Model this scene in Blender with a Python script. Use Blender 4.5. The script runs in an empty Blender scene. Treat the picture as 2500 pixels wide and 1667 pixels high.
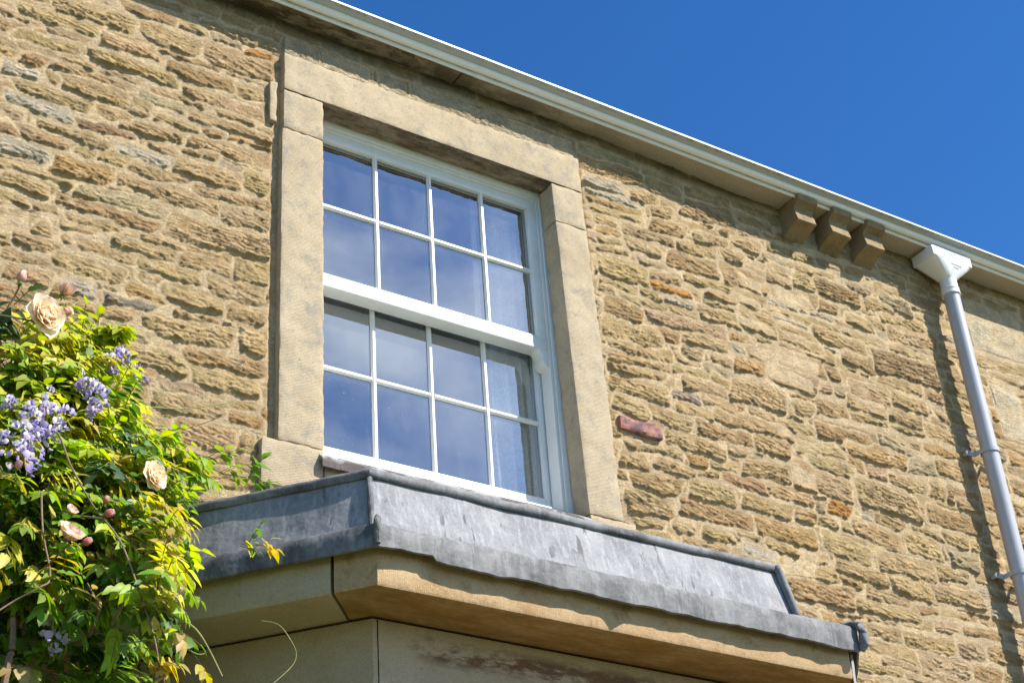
import bpy, bmesh, math, random
import numpy as np
from mathutils import Vector, Matrix, noise as mnoise

random.seed(7)
scene = bpy.context.scene
COL = scene.collection
PI = math.pi

# ---------------------------------------------------------------- camera
cam_d = bpy.data.cameras.new('camera'); cam = bpy.data.objects.new('camera', cam_d); COL.objects.link(cam)
scene.camera = cam
cr = Vector((0.83766623, -0.54225732, -0.06536278))
cd = Vector((0.24389687, 0.48, -0.84356496)); cd = Vector((0.24389687, 0.47844798, -0.84356496))
cf = Vector((0.48870197, 0.69068410, 0.53303458))
M = Matrix((( cr.x, -cd.x, -cf.x, 0.0), (cr.y, -cd.y, -cf.y, -3.9183), (cr.z, -cd.z, -cf.z, 1.6), (0, 0, 0, 1)))
CAMR = Matrix(((0.83766623, 0.24389687, 0.48870197), (-0.54225732, 0.47844798, 0.69068410), (-0.06536278, -0.84356496, 0.53303458)))
M = Matrix.Identity(4)
for r in range(3):
    M[r][0] = CAMR[r][0]; M[r][1] = -CAMR[r][1]; M[r][2] = -CAMR[r][2]
M[0][3], M[1][3], M[2][3] = 0.0, -3.9183, 1.6
cam.matrix_world = M
cam_d.sensor_width = 36.0
cam_d.lens = 4120.81 / 2500 * 36.0
cam_d.clip_start = 0.05; cam_d.clip_end = 3000

# ---------------------------------------------------------------- sun and sky
SUNV = Vector((0.86, -1.0, 1.28)).normalized()       # towards the sun
EL = math.asin(SUNV.z); AZ = math.atan2(SUNV.x, SUNV.y)
w = bpy.data.worlds.new('World'); scene.world = w; w.use_nodes = True
nt = w.node_tree; nt.nodes.clear()
wo = nt.nodes.new('ShaderNodeOutputWorld'); bg = nt.nodes.new('ShaderNodeBackground')
sk = nt.nodes.new('ShaderNodeTexSky'); sk.sky_type = 'NISHITA'; sk.sun_disc = False
sk.sun_elevation = EL; sk.sun_rotation = AZ
sk.altitude = 0; sk.air_density = 1.0; sk.dust_density = 0.05; sk.ozone_density = 4.0
bg.inputs['Strength'].default_value = 0.106
# thin cirrus high in the half of the sky behind the camera (mirrored in the window)
tc = nt.nodes.new('ShaderNodeTexCoord')
mp = nt.nodes.new('ShaderNodeMapping'); mp.inputs['Scale'].default_value = (1.0, 1.6, 3.4); mp.inputs['Rotation'].default_value = (0.3, 0.5, 0.2)
cn = nt.nodes.new('ShaderNodeTexNoise'); cn.inputs['Scale'].default_value = 4.2; cn.inputs['Detail'].default_value = 6; cn.inputs['Distortion'].default_value = 0.4
cr1 = nt.nodes.new('ShaderNodeValToRGB'); cr1.color_ramp.elements[0].position = 0.38; cr1.color_ramp.elements[1].position = 0.68; cr1.color_ramp.elements[0].color = (0.10, 0.10, 0.10, 1)
sx = nt.nodes.new('ShaderNodeSeparateXYZ')
mr = nt.nodes.new('ShaderNodeMapRange'); mr.inputs[1].default_value = 0.80; mr.inputs[2].default_value = 0.93; mr.inputs[3].default_value = 0.0; mr.inputs[4].default_value = 0.62
mu = nt.nodes.new('ShaderNodeMath'); mu.operation = 'MULTIPLY'
mx = nt.nodes.new('ShaderNodeMixRGB'); mx.inputs[2].default_value = (10.5, 11.2, 12.2, 1)
hs = nt.nodes.new('ShaderNodeHueSaturation'); hs.inputs['Saturation'].default_value = 1.28; hs.inputs['Hue'].default_value = 0.508
L = nt.links.new
L(tc.outputs['Generated'], mp.inputs['Vector']); L(mp.outputs['Vector'], cn.inputs['Vector']); L(cn.outputs['Fac'], cr1.inputs['Fac'])
vd = nt.nodes.new('ShaderNodeVectorMath'); vd.operation = 'DOT_PRODUCT'; vd.inputs[1].default_value = (0.49, -0.69, 0.53)
L(tc.outputs['Generated'], vd.inputs[0]); L(vd.outputs['Value'], mr.inputs[0]); L(cr1.outputs['Color'], mu.inputs[0]); L(mr.outputs[0], mu.inputs[1])
L(sk.outputs['Color'], hs.inputs['Color']); L(hs.outputs['Color'], mx.inputs[1]); L(mu.outputs[0], mx.inputs['Fac']); L(mx.outputs['Color'], bg.inputs['Color']); L(bg.outputs[0], wo.inputs['Surface'])

sd = bpy.data.lights.new('sun', 'SUN'); sd.energy = 5.0; sd.angle = math.radians(0.53); sd.color = (1.0, 0.94, 0.84)
so = bpy.data.objects.new('sun', sd); COL.objects.link(so)
so.rotation_euler = SUNV.to_track_quat('Z', 'Y').to_euler(); so.location = (8, -9, 12)

scene.view_settings.view_transform = 'Standard'; scene.view_settings.look = 'None'
scene.view_settings.exposure = 0.76; scene.view_settings.gamma = 1.0
scene.render.engine = 'CYCLES'

# ---------------------------------------------------------------- materials
def mat_new(name):
    m = bpy.data.materials.new(name); m.use_nodes = True
    t = m.node_tree; b = t.nodes['Principled BSDF']
    return m, t, b
def N(t, kind, **kw):
    n = t.nodes.new(kind)
    for k, v in kw.items():
        if k.startswith('_'): setattr(n, k[1:], v)
        else: n.inputs[k.replace('_', ' ')].default_value = v
    return n
def noise_node(t, scale, detail=4, rough=0.55, vec=None, stretch=None, dist=0.0):
    n = N(t, 'ShaderNodeTexNoise'); n.inputs['Scale'].default_value = scale; n.inputs['Detail'].default_value = detail
    n.inputs['Roughness'].default_value = rough; n.inputs['Distortion'].default_value = dist
    c = N(t, 'ShaderNodeTexCoord'); src = c.outputs['Object']
    if stretch:
        mp = N(t, 'ShaderNodeMapping'); mp.inputs['Scale'].default_value = stretch
        t.links.new(src, mp.inputs['Vector']); src = mp.outputs['Vector']
    t.links.new(src, n.inputs['Vector'])
    return n
def ramp(t, src, stops):
    r = N(t, 'ShaderNodeValToRGB'); e = r.color_ramp.elements
    while len(e) < len(stops): e.new(0.5)
    for i, (p, c) in enumerate(stops):
        e[i].position = p; e[i].color = (*c, 1) if len(c) == 3 else c
    t.links.new(src, r.inputs['Fac']); return r
def mix(t, fac, a, b, mode='MIX'):
    n = N(t, 'ShaderNodeMixRGB'); n.blend_type = mode
    for i, v in ((0, fac), (1, a), (2, b)):
        if hasattr(v, 'links'): t.links.new(v, n.inputs[i])
        elif isinstance(v, (int, float)): n.inputs[i].default_value = v
        else: n.inputs[i].default_value = (*v, 1)
    return n.outputs[0]
def bump(t, b, src, strength, dist, prev=None):
    n = N(t, 'ShaderNodeBump'); n.inputs['Strength'].default_value = strength; n.inputs['Distance'].default_value = dist
    t.links.new(src, n.inputs['Height'])
    if prev: t.links.new(prev, n.inputs['Normal'])
    t.links.new(n.outputs[0], b.inputs['Normal']); return n.outputs[0]

def mat_rubble():
    m, t, b = mat_new('rubble_stone')
    a = N(t, 'ShaderNodeAttribute', _attribute_name='stone_color')
    n1 = noise_node(t, 140, 5, 0.7); r1 = ramp(t, n1.outputs['Fac'], [(0.3, (0.68, 0.66, 0.62)), (0.62, (1.16, 1.16, 1.16))])
    c = mix(t, 0.85, a.outputs['Color'], r1.outputs['Color'], 'MULTIPLY')
    n2 = noise_node(t, 26, 4, 0.6); r2 = ramp(t, n2.outputs['Fac'], [(0.35, (0.84, 0.82, 0.80)), (0.65, (1.14, 1.12, 1.08))])
    c = mix(t, 1.0, c, r2.outputs['Color'], 'MULTIPLY')
    n3 = noise_node(t, 420, 2, 0.5); r3 = ramp(t, n3.outputs['Fac'], [(0.66, (0, 0, 0)), (0.74, (1, 1, 1))])
    c = mix(t, r3.outputs['Color'], c, (0.60, 0.50, 0.36))
    t.links.new(c, b.inputs['Base Color']); b.inputs['Roughness'].default_value = 0.93; b.inputs['Specular IOR Level'].default_value = 0.15
    p = bump(t, b, noise_node(t, 85, 7, 0.82, stretch=(1, 1, 1.9)).outputs['Fac'], 1.0, 0.013)
    bump(t, b, noise_node(t, 330, 4, 0.7).outputs['Fac'], 0.8, 0.003, p)
    return m
def mat_dressed(name, c0, c1, stain, stain_lo=0.55, stain_hi=0.75, tool=0.5, rough=0.9, rust=None, toolrot=0.15, under_tint=None):
    m, t, b = mat_new(name)
    n1 = noise_node(t, 8, 8, 0.72); r = ramp(t, n1.outputs['Fac'], [(0.32, c0), (0.68, c1)]); c = r.outputs['Color']
    n2 = noise_node(t, 170, 4, 0.7); r2 = ramp(t, n2.outputs['Fac'], [(0.3, (0.84, 0.83, 0.81)), (0.65, (1.09, 1.09, 1.09))]); c = mix(t, 1.0, c, r2.outputs['Color'], 'MULTIPLY')
    n3 = noise_node(t, 17, 9, 0.8, dist=0.3); r3 = ramp(t, n3.outputs['Fac'], [(stain_lo, (0, 0, 0)), (stain_hi, (1, 1, 1))])
    c = mix(t, r3.outputs['Color'], c, stain)
    n4 = noise_node(t, 62, 4, 0.65); r4 = ramp(t, n4.outputs['Fac'], [(0.66, (0, 0, 0)), (0.72, (0.75, 0.75, 0.75))]); c = mix(t, r4.outputs['Color'], c, tuple(0.45*v for v in c0))
    if rust:                                   # a run of rust-brown staining in a band of height
        cc = N(t, 'ShaderNodeTexCoord'); s = N(t, 'ShaderNodeSeparateXYZ'); t.links.new(cc.outputs['Object'], s.inputs[0])
        zc, hw, xa, xb = rust
        d = N(t, 'ShaderNodeMath', _operation='SUBTRACT'); t.links.new(s.outputs['Z'], d.inputs[0]); d.inputs[1].default_value = zc
        ab = N(t, 'ShaderNodeMath', _operation='ABSOLUTE'); t.links.new(d.outputs[0], ab.inputs[0])
        mz = N(t, 'ShaderNodeMapRange'); mz.inputs[1].default_value = hw; mz.inputs[2].default_value = 0.0; t.links.new(ab.outputs[0], mz.inputs[0])
        m1 = N(t, 'ShaderNodeMapRange'); m1.inputs[1].default_value = xa; m1.inputs[2].default_value = xa + 0.12; t.links.new(s.outputs['X'], m1.inputs[0])
        nn = noise_node(t, 14, 8, 0.75, stretch=(0.5, 1, 1.6)); rr = ramp(t, nn.outputs['Fac'], [(0.40, (0, 0, 0)), (0.54, (1, 1, 1))])
        q = mix(t, 1.0, rr.outputs['Color'], mz.outputs[0], 'MULTIPLY'); q = mix(t, 1.0, q, m1.outputs[0], 'MULTIPLY')
        q2 = ramp(t, q, [(0.08, (0, 0, 0)), (0.6, (0.8, 0.8, 0.8))])
        c = mix(t, q2.outputs['Color'], c, (0.13, 0.045, 0.022))
    if under_tint:                                  # mottled brown tint mixed in on downward facing surfaces
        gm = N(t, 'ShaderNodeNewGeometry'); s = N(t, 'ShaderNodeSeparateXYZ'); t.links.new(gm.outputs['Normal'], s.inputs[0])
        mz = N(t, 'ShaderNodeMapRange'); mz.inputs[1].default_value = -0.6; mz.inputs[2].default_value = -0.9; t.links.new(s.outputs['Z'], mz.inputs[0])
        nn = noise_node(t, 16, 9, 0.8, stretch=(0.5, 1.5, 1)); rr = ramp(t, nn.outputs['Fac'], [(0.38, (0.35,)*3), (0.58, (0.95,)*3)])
        c = mix(t, mix(t, 1.0, rr.outputs['Color'], mz.outputs[0], 'MULTIPLY'), c, under_tint)
    t.links.new(c, b.inputs['Base Color']); b.inputs['Roughness'].default_value = rough; b.inputs['Specular IOR Level'].default_value = 0.15
    cc = N(t, 'ShaderNodeTexCoord'); mp = N(t, 'ShaderNodeMapping'); mp.inputs['Rotation'].default_value = (0, toolrot, 0); t.links.new(cc.outputs['Object'], mp.inputs['Vector'])
    wv = N(t, 'ShaderNodeTexWave', _wave_type='BANDS', _bands_direction='Z'); wv.inputs['Scale'].default_value = 62; wv.inputs['Distortion'].default_value = 3.5; wv.inputs['Detail'].default_value = 3; wv.inputs['Detail Scale'].default_value = 1.2
    t.links.new(mp.outputs['Vector'], wv.inputs['Vector'])
    p = bump(t, b, wv.outputs['Fac'], 0.35 * tool, 0.002)
    p = bump(t, b, noise_node(t, 240, 6, 0.75).outputs['Fac'], 0.6, 0.003, p)
    bump(t, b, noise_node(t, 16, 5, 0.6).outputs['Fac'], 0.4, 0.008, p)
    return m
def mat_lead(name, base=(0.295, 0.299, 0.31), dark=(0.185, 0.19, 0.205), streak=1.0, white=0.75, lo=0.33, hi=0.60):
    m, t, b = mat_new(name)
    n1 = noise_node(t, 9, 6, 0.65, dist=0.4); r1 = ramp(t, n1.outputs['Fac'], [(lo, dark), (hi, base)]); c = r1.outputs['Color']
    n2 = noise_node(t, 1.0, 5, 0.7, stretch=(62, 62, 4.0)); r2 = ramp(t, n2.outputs['Fac'], [(0.50, (0, 0, 0)), (0.70, (white,)*3)])
    c = mix(t, r2.outputs['Color'], c, (0.39, 0.397, 0.42))
    n5 = noise_node(t, 1.0, 3, 0.6, stretch=(46, 46, 5)); r5 = ramp(t, n5.outputs['Fac'], [(0.60, (0, 0, 0)), (0.65, (0.85*streak,)*3)])
    n6 = noise_node(t, 5, 2, 0.5); r6 = ramp(t, n6.outputs['Fac'], [(0.42, (0, 0, 0)), (0.58, (1, 1, 1))])
    k = mix(t, 1.0, r5.outputs['Color'], r6.outputs['Color'], 'MULTIPLY')
    c = mix(t, k, c, (0.085, 0.08, 0.085))
    n3 = noise_node(t, 120, 4, 0.7); r3 = ramp(t, n3.outputs['Fac'], [(0.3, (0.82, 0.82, 0.83)), (0.7, (1.12, 1.12, 1.12))]); c = mix(t, 1.0, c, r3.outputs['Color'], 'MULTIPLY')
    t.links.new(c, b.inputs['Base Color']); b.inputs['Roughness'].default_value = 0.72; b.inputs['Metallic'].default_value = 0.0
    b.inputs['Specular IOR Level'].default_value = 0.25
    p = bump(t, b, noise_node(t, 14, 3, 0.5).outputs['Fac'], 0.5, 0.012)
    bump(t, b, noise_node(t, 90, 3, 0.5).outputs['Fac'], 0.2, 0.002, p)
    return m
def mat_pvc(name, col=(0.80, 0.81, 0.80), rough=0.32, dirt=0.12):
    m, t, b = mat_new(name)
    n1 = noise_node(t, 7, 6, 0.7); r1 = ramp(t, n1.outputs['Fac'], [(0.45, col), (0.8, tuple(v*(1-dirt*k) for v, k in zip(col, (1.0, 1.15, 1.5))))])
    t.links.new(r1.outputs['Color'], b.inputs['Base Color']); b.inputs['Roughness'].default_value = rough
    return m
def mat_gutter():
    m, t, b = mat_new('gutter_plastic')
    a = N(t, 'ShaderNodeAttribute', _attribute_name='profile')
    r = ramp(t, a.outputs['Fac'], [(0.0, (0, 0, 0)), (0.16, (0.0,)*3), (0.21, (0.8,)*3), (0.27, (0.6,)*3), (0.31, (0, 0, 0)), (0.68, (0.0,)*3), (0.74, (0.25,)*3), (0.79, (0.85,)*3), (0.885, (1.0,)*3), (0.91, (0, 0, 0)), (1, (0, 0, 0))])
    n = noise_node(t, 26, 8, 0.8); rn = ramp(t, n.outputs['Fac'], [(0.46, (0, 0, 0)), (0.60, (1, 1, 1))])
    n_ = noise_node(t, 2.2, 2, 0.5); rl = ramp(t, n_.outputs['Fac'], [(0.32, (0.35,)*3), (0.6, (1, 1, 1))])
    f = mix(t, 1.0, r.outputs['Color'], rn.outputs['Color'], 'MULTIPLY'); f = mix(t, 1.0, f, rl.outputs['Color'], 'MULTIPLY')
    rg = ramp(t, a.outputs['Fac'], [(0.0, (0, 0, 0)), (0.17, (0, 0, 0)), (0.20, (1, 1, 1)), (0.27, (1, 1, 1)), (0.32, (0, 0, 0)), (0.60, (0, 0, 0)), (0.64, (0.9,)*3), (0.88, (1, 1, 1)), (0.91, (0, 0, 0)), (1, (0, 0, 0))])
    base = mix(t, rg.outputs['Color'], (0.92, 0.93, 0.95), (0.42, 0.47, 0.50))  # recess bands greyed: shade painted in, along with a film of grime
    c = mix(t, f, base, (0.20, 0.165, 0.085))
    t.links.new(c, b.inputs['Base Color']); b.inputs['Roughness'].default_value = 0.35
    return m
def mat_soffit():
    m, t, b = mat_new('eaves_stone')
    cc = N(t, 'ShaderNodeTexCoord'); s = N(t, 'ShaderNodeSeparateXYZ'); t.links.new(cc.outputs['Object'], s.inputs[0])
    mr = N(t, 'ShaderNodeMapRange'); mr.inputs[1].default_value = -0.2; mr.inputs[2].default_value = 1.0; t.links.new(s.outputs['X'], mr.inputs[0])
    base = mix(t, mr.outputs[0], (0.44, 0.36, 0.26), (0.56, 0.49, 0.40))
    n = noise_node(t, 9, 9, 0.75, stretch=(0.6, 1.6, 1)); rn = ramp(t, n.outputs['Fac'], [(0.46, (1, 1, 1)), (0.62, (0, 0, 0))])
    inv = ramp(t, mr.outputs[0], [(0.0, (0.95,)*3), (0.35, (0.55,)*3), (1.0, (0.10,)*3)])
    f = mix(t, 1.0, rn.outputs['Color'], inv.outputs['Color'], 'MULTIPLY')
    c = mix(t, f, base, (0.085, 0.055, 0.032))
    n2 = noise_node(t, 160, 3, 0.6); r2 = ramp(t, n2.outputs['Fac'], [(0.3, (0.8,)*3), (0.7, (1.1,)*3)]); c = mix(t, 1.0, c, r2.outputs['Color'], 'MULTIPLY')
    t.links.new(c, b.inputs['Base Color']); b.inputs['Roughness'].default_value = 0.9
    bump(t, b, noise_node(t, 70, 5, 0.7).outputs['Fac'], 0.5, 0.003)
    return m
def mat_plain(name, col, rough=0.6, var=0.15, scale=20, metal=0.0):
    m, t, b = mat_new(name)
    n1 = noise_node(t, scale, 4, 0.6); r1 = ramp(t, n1.outputs['Fac'], [(0.3, tuple(v*(1-var) for v in col)), (0.7, tuple(min(1, v*(1+var)) for v in col))])
    t.links.new(r1.outputs['Color'], b.inputs['Base Color']); b.inputs['Roughness'].default_value = rough; b.inputs['Metallic'].default_value = metal
    return m
def mat_glass():
    m = bpy.data.materials.new('window_glass'); m.use_nodes = True; t = m.node_tree; t.nodes.clear()
    o = N(t, 'ShaderNodeOutputMaterial'); mxs = N(t, 'ShaderNodeMixShader'); tr = N(t, 'ShaderNodeBsdfTransparent'); gl = N(t, 'ShaderNodeBsdfGlossy')
    tr.inputs['Color'].default_value = (0.95, 0.97, 0.97, 1); gl.inputs['Roughness'].default_value = 0.0; gl.inputs['Color'].default_value = (0.90, 0.94, 0.97, 1)
    fr = N(t, 'ShaderNodeFresnel'); fr.inputs['IOR'].default_value = 1.5
    mu = N(t, 'ShaderNodeMath', _operation='MULTIPLY'); mu.inputs[1].default_value = 7.4; mu.use_clamp = True
    gm = N(t, 'ShaderNodeNewGeometry'); om = N(t, 'ShaderNodeMath', _operation='SUBTRACT'); om.inputs[0].default_value = 1.0; t.links.new(gm.outputs['Backfacing'], om.inputs[1])
    mf = N(t, 'ShaderNodeMath', _operation='MULTIPLY'); t.links.new(fr.outputs[0], mu.inputs[0]); t.links.new(mu.outputs[0], mf.inputs[0]); t.links.new(om.outputs[0], mf.inputs[1]); t.links.new(mf.outputs[0], mxs.inputs[0]); t.links.new(tr.outputs[0], mxs.inputs[1]); t.links.new(gl.outputs[0], mxs.inputs[2])
    # dust specks and wipe marks on the pane
    df = N(t, 'ShaderNodeBsdfDiffuse'); df.inputs['Color'].default_value = (0.7, 0.7, 0.7, 1)
    n = noise_node(t, 210, 2, 0.5); r = ramp(t, n.outputs['Fac'], [(0.735, (0, 0, 0)), (0.76, (0.85,)*3)])
    n2 = noise_node(t, 5, 5, 0.6, stretch=(1, 1, 0.5)); r2 = ramp(t, n2.outputs['Fac'], [(0.45, (0.01,)*3), (0.75, (0.06,)*3)])
    ad = mix(t, 1.0, r.outputs['Color'], r2.outputs['Color'], 'ADD')
    m2 = N(t, 'ShaderNodeMixShader'); t.links.new(ad, m2.inputs[0]); t.links.new(mxs.outputs[0], m2.inputs[1]); t.links.new(df.outputs[0], m2.inputs[2])
    t.links.new(m2.outputs[0], o.inputs['Surface'])
    bp = N(t, 'ShaderNodeBump'); bp.inputs['Strength'].default_value = 0.04; bp.inputs['Distance'].default_value = 0.01
    nb = noise_node(t, 3.5, 1, 0.4); t.links.new(nb.outputs['Fac'], bp.inputs['Height']); t.links.new(bp.outputs[0], gl.inputs['Normal'])
    return m
def mat_leaf(name, gloss=0.5, trans=0.42):
    m, t, b = mat_new(name)
    a = N(t, 'ShaderNodeAttribute', _attribute_name='leaf_color')
    n1 = noise_node(t, 90, 3, 0.6); r1 = ramp(t, n1.outputs['Fac'], [(0.3, (0.8,)*3), (0.7, (1.15,)*3)]); c = mix(t, 0.8, a.outputs['Color'], r1.outputs['Color'], 'MULTIPLY')
    t.links.new(c, b.inputs['Base Color']); b.inputs['Roughness'].default_value = gloss
    tl = N(t, 'ShaderNodeBsdfTranslucent'); hv = N(t, 'ShaderNodeHueSaturation'); hv.inputs['Value'].default_value = 1.25; hv.inputs['Saturation'].default_value = 1.1
    t.links.new(c, hv.inputs['Color']); t.links.new(hv.outputs[0], tl.inputs['Color'])
    ms = N(t, 'ShaderNodeMixShader'); ms.inputs[0].default_value = trans
    t.links.new(b.outputs[0], ms.inputs[1]); t.links.new(tl.outputs[0], ms.inputs[2]); t.links.new(ms.outputs[0], t.nodes['Material Output'].inputs['Surface'])
    return m

MT = dict(
    rubble=mat_rubble(),
    dressed=mat_dressed('dressed_sandstone', (0.42, 0.335, 0.225), (0.52, 0.43, 0.30), (0.31, 0.28, 0.225), 0.50, 0.64, 0.9),
    lintel=mat_dressed('lintel_sandstone', (0.42, 0.335, 0.225), (0.52, 0.43, 0.30), (0.31, 0.28, 0.225), 0.50, 0.64, 0.9, under_tint=(0.10, 0.068, 0.042)),
    cornice_warm=mat_dressed('warm_sandstone', (0.47, 0.30, 0.15), (0.56, 0.41, 0.25), (0.32, 0.19, 0.09), 0.52, 0.68, 0.5, toolrot=1.45, under_tint=(0.27, 0.155, 0.045)),
    cornice_grey=mat_dressed('grey_sandstone', (0.46, 0.37, 0.25), (0.54, 0.44, 0.31), (0.33, 0.26, 0.17), 0.55, 0.8, 0.5, toolrot=1.3),
    baywall=mat_dressed('bay_sandstone', (0.46, 0.35, 0.235), (0.54, 0.425, 0.29), (0.30, 0.23, 0.15), 0.55, 0.8, 0.9, rust=(3.176, 0.046, -0.60, 9), toolrot=0.9),
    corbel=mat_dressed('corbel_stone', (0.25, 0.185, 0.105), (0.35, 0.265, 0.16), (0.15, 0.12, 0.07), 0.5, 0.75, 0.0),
    lead=mat_lead('lead_sheet'), lead_dark=mat_lead('lead_weathered', (0.22, 0.221, 0.226), (0.085, 0.086, 0.09), 0.6, 0.30, 0.38, 0.58),
    lead_spot=mat_lead('lead_spotted', (0.30, 0.305, 0.31), (0.09, 0.075, 0.068), 0.3, 0.2, 0.45, 0.54),
    pvc=mat_pvc('white_frame_plastic'), pipe=mat_pvc('pipe_plastic', (0.45, 0.46, 0.50), 0.32, 0.10), hopper=mat_pvc('hopper_plastic', (0.82, 0.82, 0.83), 0.3, 0.04),
    gutter=mat_gutter(), soffit=mat_soffit(),
    gasket=mat_plain('dark_gasket', (0.025, 0.026, 0.03), 0.5), spacer=mat_plain('spacer_metal', (0.30, 0.31, 0.32), 0.4),
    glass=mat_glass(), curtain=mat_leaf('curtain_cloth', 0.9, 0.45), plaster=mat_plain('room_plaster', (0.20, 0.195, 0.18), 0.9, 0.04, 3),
    brick=mat_dressed('red_brick', (0.35, 0.13, 0.10), (0.45, 0.26, 0.21), (0.16, 0.10, 0.11), 0.46, 0.58, 0.0),
    slate=mat_plain('slate', (0.10, 0.11, 0.13), 0.6, 0.2, 6), ground=mat_plain('lawn', (0.055, 0.085, 0.025), 0.95, 0.25, 0.8), gravel=mat_plain('gravel', (0.13, 0.10, 0.06), 0.95, 0.2, 30),
    screw=mat_plain('screw_steel', (0.25, 0.25, 0.26), 0.4, 0.1, 40, 0.8),
    leaf=mat_leaf('wisteria_leaf', 0.5, 0.50), roseleaf=mat_leaf('rose_leaf', 0.42, 0.18), petal=mat_leaf('rose_petal', 0.6, 0.40), wpetal=mat_leaf('wisteria_petal', 0.6, 0.35),
    stem=mat_plain('woody_stem', (0.20, 0.13, 0.08), 0.8, 0.3, 60), gstem=mat_plain('green_stem', (0.22, 0.25, 0.07), 0.6, 0.2, 60),
)

# ---------------------------------------------------------------- mesh helpers
def tag(o, label=None, cat=None, group=None, kind=None):
    if label: o['label'] = label
    if cat: o['category'] = cat
    if group: o['group'] = group
    if kind: o['kind'] = kind
    return o
BASE = {}
def thing(name, loc, label, cat, group=None):
    o = bpy.data.objects.new(name, None); COL.objects.link(o); o.location = loc; o.empty_display_size = 0.05
    BASE[o.name] = Vector(loc); return tag(o, label, cat, group)
class MB:
    def __init__(s): s.v = []; s.f = []; s.c = None
    def add(s, vs, fs):
        n = len(s.v); s.v += [tuple(v) for v in vs]; s.f += [tuple(i + n for i in f) for f in fs]; return s
    def box(s, x0, x1, y0, y1, z0, z1):
        return s.add([(x0,y0,z0),(x1,y0,z0),(x1,y1,z0),(x0,y1,z0),(x0,y0,z1),(x1,y0,z1),(x1,y1,z1),(x0,y1,z1)],
                     [(0,3,2,1),(4,5,6,7),(0,1,5,4),(1,2,6,5),(2,3,7,6),(3,0,4,7)])
    def prism(s, poly, axis, a, b):
        """poly: closed list of 2-D points; axis 'x': (y,z), 'y': (x,z), 'z': (x,y)"""
        def P(p, t): return (t, p[0], p[1]) if axis == 'x' else ((p[0], t, p[1]) if axis == 'y' else (p[0], p[1], t))
        n = len(poly); vs = [P(p, a) for p in poly] + [P(p, b) for p in poly]
        fs = [tuple(range(n))[::-1], tuple(range(n, 2*n))] + [(i, (i+1) % n, n + (i+1) % n, n + i) for i in range(n)]
        return s.add(vs, fs)
    def tube(s, pts, rad, n=8, cap=True):
        pts = [Vector(p) for p in pts]
        if not hasattr(rad, '__len__'): rad = [rad]*len(pts)
        rings = []; up = Vector((0.13, 0.21, 0.97)); base = len(s.v)
        for i, p in enumerate(pts):
            d = (pts[min(i+1, len(pts)-1)] - pts[max(i-1, 0)])
            d = d.normalized() if d.length > 1e-9 else Vector((0,0,1))
            u = d.cross(up)
            if u.length < 1e-3: u = d.cross(Vector((1,0,0)))
            u.normalize(); v = d.cross(u)
            for k in range(n):
                a = 2*PI*k/n; s.v.append(tuple(p + (u*math.cos(a) + v*math.sin(a))*rad[i]))
        for i in range(len(pts)-1):
            for k in range(n):
                a = base + i*n + k; b = base + i*n + (k+1) % n; s.f.append((a, b, b+n, a+n))
        if cap:
            s.f.append(tuple(base + k for k in range(n))[::-1]); s.f.append(tuple(base + (len(pts)-1)*n + k for k in range(n)))
        return s
    def grid(s, P, nu, nv, closed_v=False):
        """P: (nu*nv) points, row major"""
        base = len(s.v); s.v += [tuple(p) for p in P]
        for i in range(nu-1):
            for j in range(nv if closed_v else nv-1):
                j2 = (j+1) % nv; s.f.append((base+i*nv+j, base+(i+1)*nv+j, base+(i+1)*nv+j2, base+i*nv+j2))
        return s
    def build(s, name, mat, parent=None, smooth=False, bevel=0.0, label=None, angle=35, root=None, flip=False):
        off = Vector((0,0,0))
        r = parent
        while r is not None and r.parent is not None: r = r.parent
        if r is not None: off = BASE.get(r.name, Vector((0,0,0)))
        me = bpy.data.meshes.new(name); me.from_pydata([(v[0]-off.x, v[1]-off.y, v[2]-off.z) for v in s.v], [], s.f); me.update()
        bm = bmesh.new(); bm.from_mesh(me)
        bmesh.ops.recalc_face_normals(bm, faces=bm.faces[:])
        if bevel > 0:
            es = [e for e in bm.edges if len(e.link_faces) == 2 and e.calc_face_angle(0) > 0.5]
            bmesh.ops.bevel(bm, geom=es, offset=bevel, segments=2, affect='EDGES', profile=0.5, clamp_overlap=True)
        bm.to_mesh(me); bm.free()
        o = bpy.data.objects.new(name, me); COL.objects.link(o)
        if mat: me.materials.append(mat)
        if parent: o.parent = parent
        if label: o['label'] = label
        if smooth or bevel > 0:
            me.polygons.foreach_set('use_smooth', [True]*len(me.polygons))
            try: me.set_sharp_from_angle(angle=math.radians(angle))
            except Exception: pass
        return o
def fbm3(p, sc, oct=3): return mnoise.fractal(Vector(p)*sc, 1.0, 2.0, oct)
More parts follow.
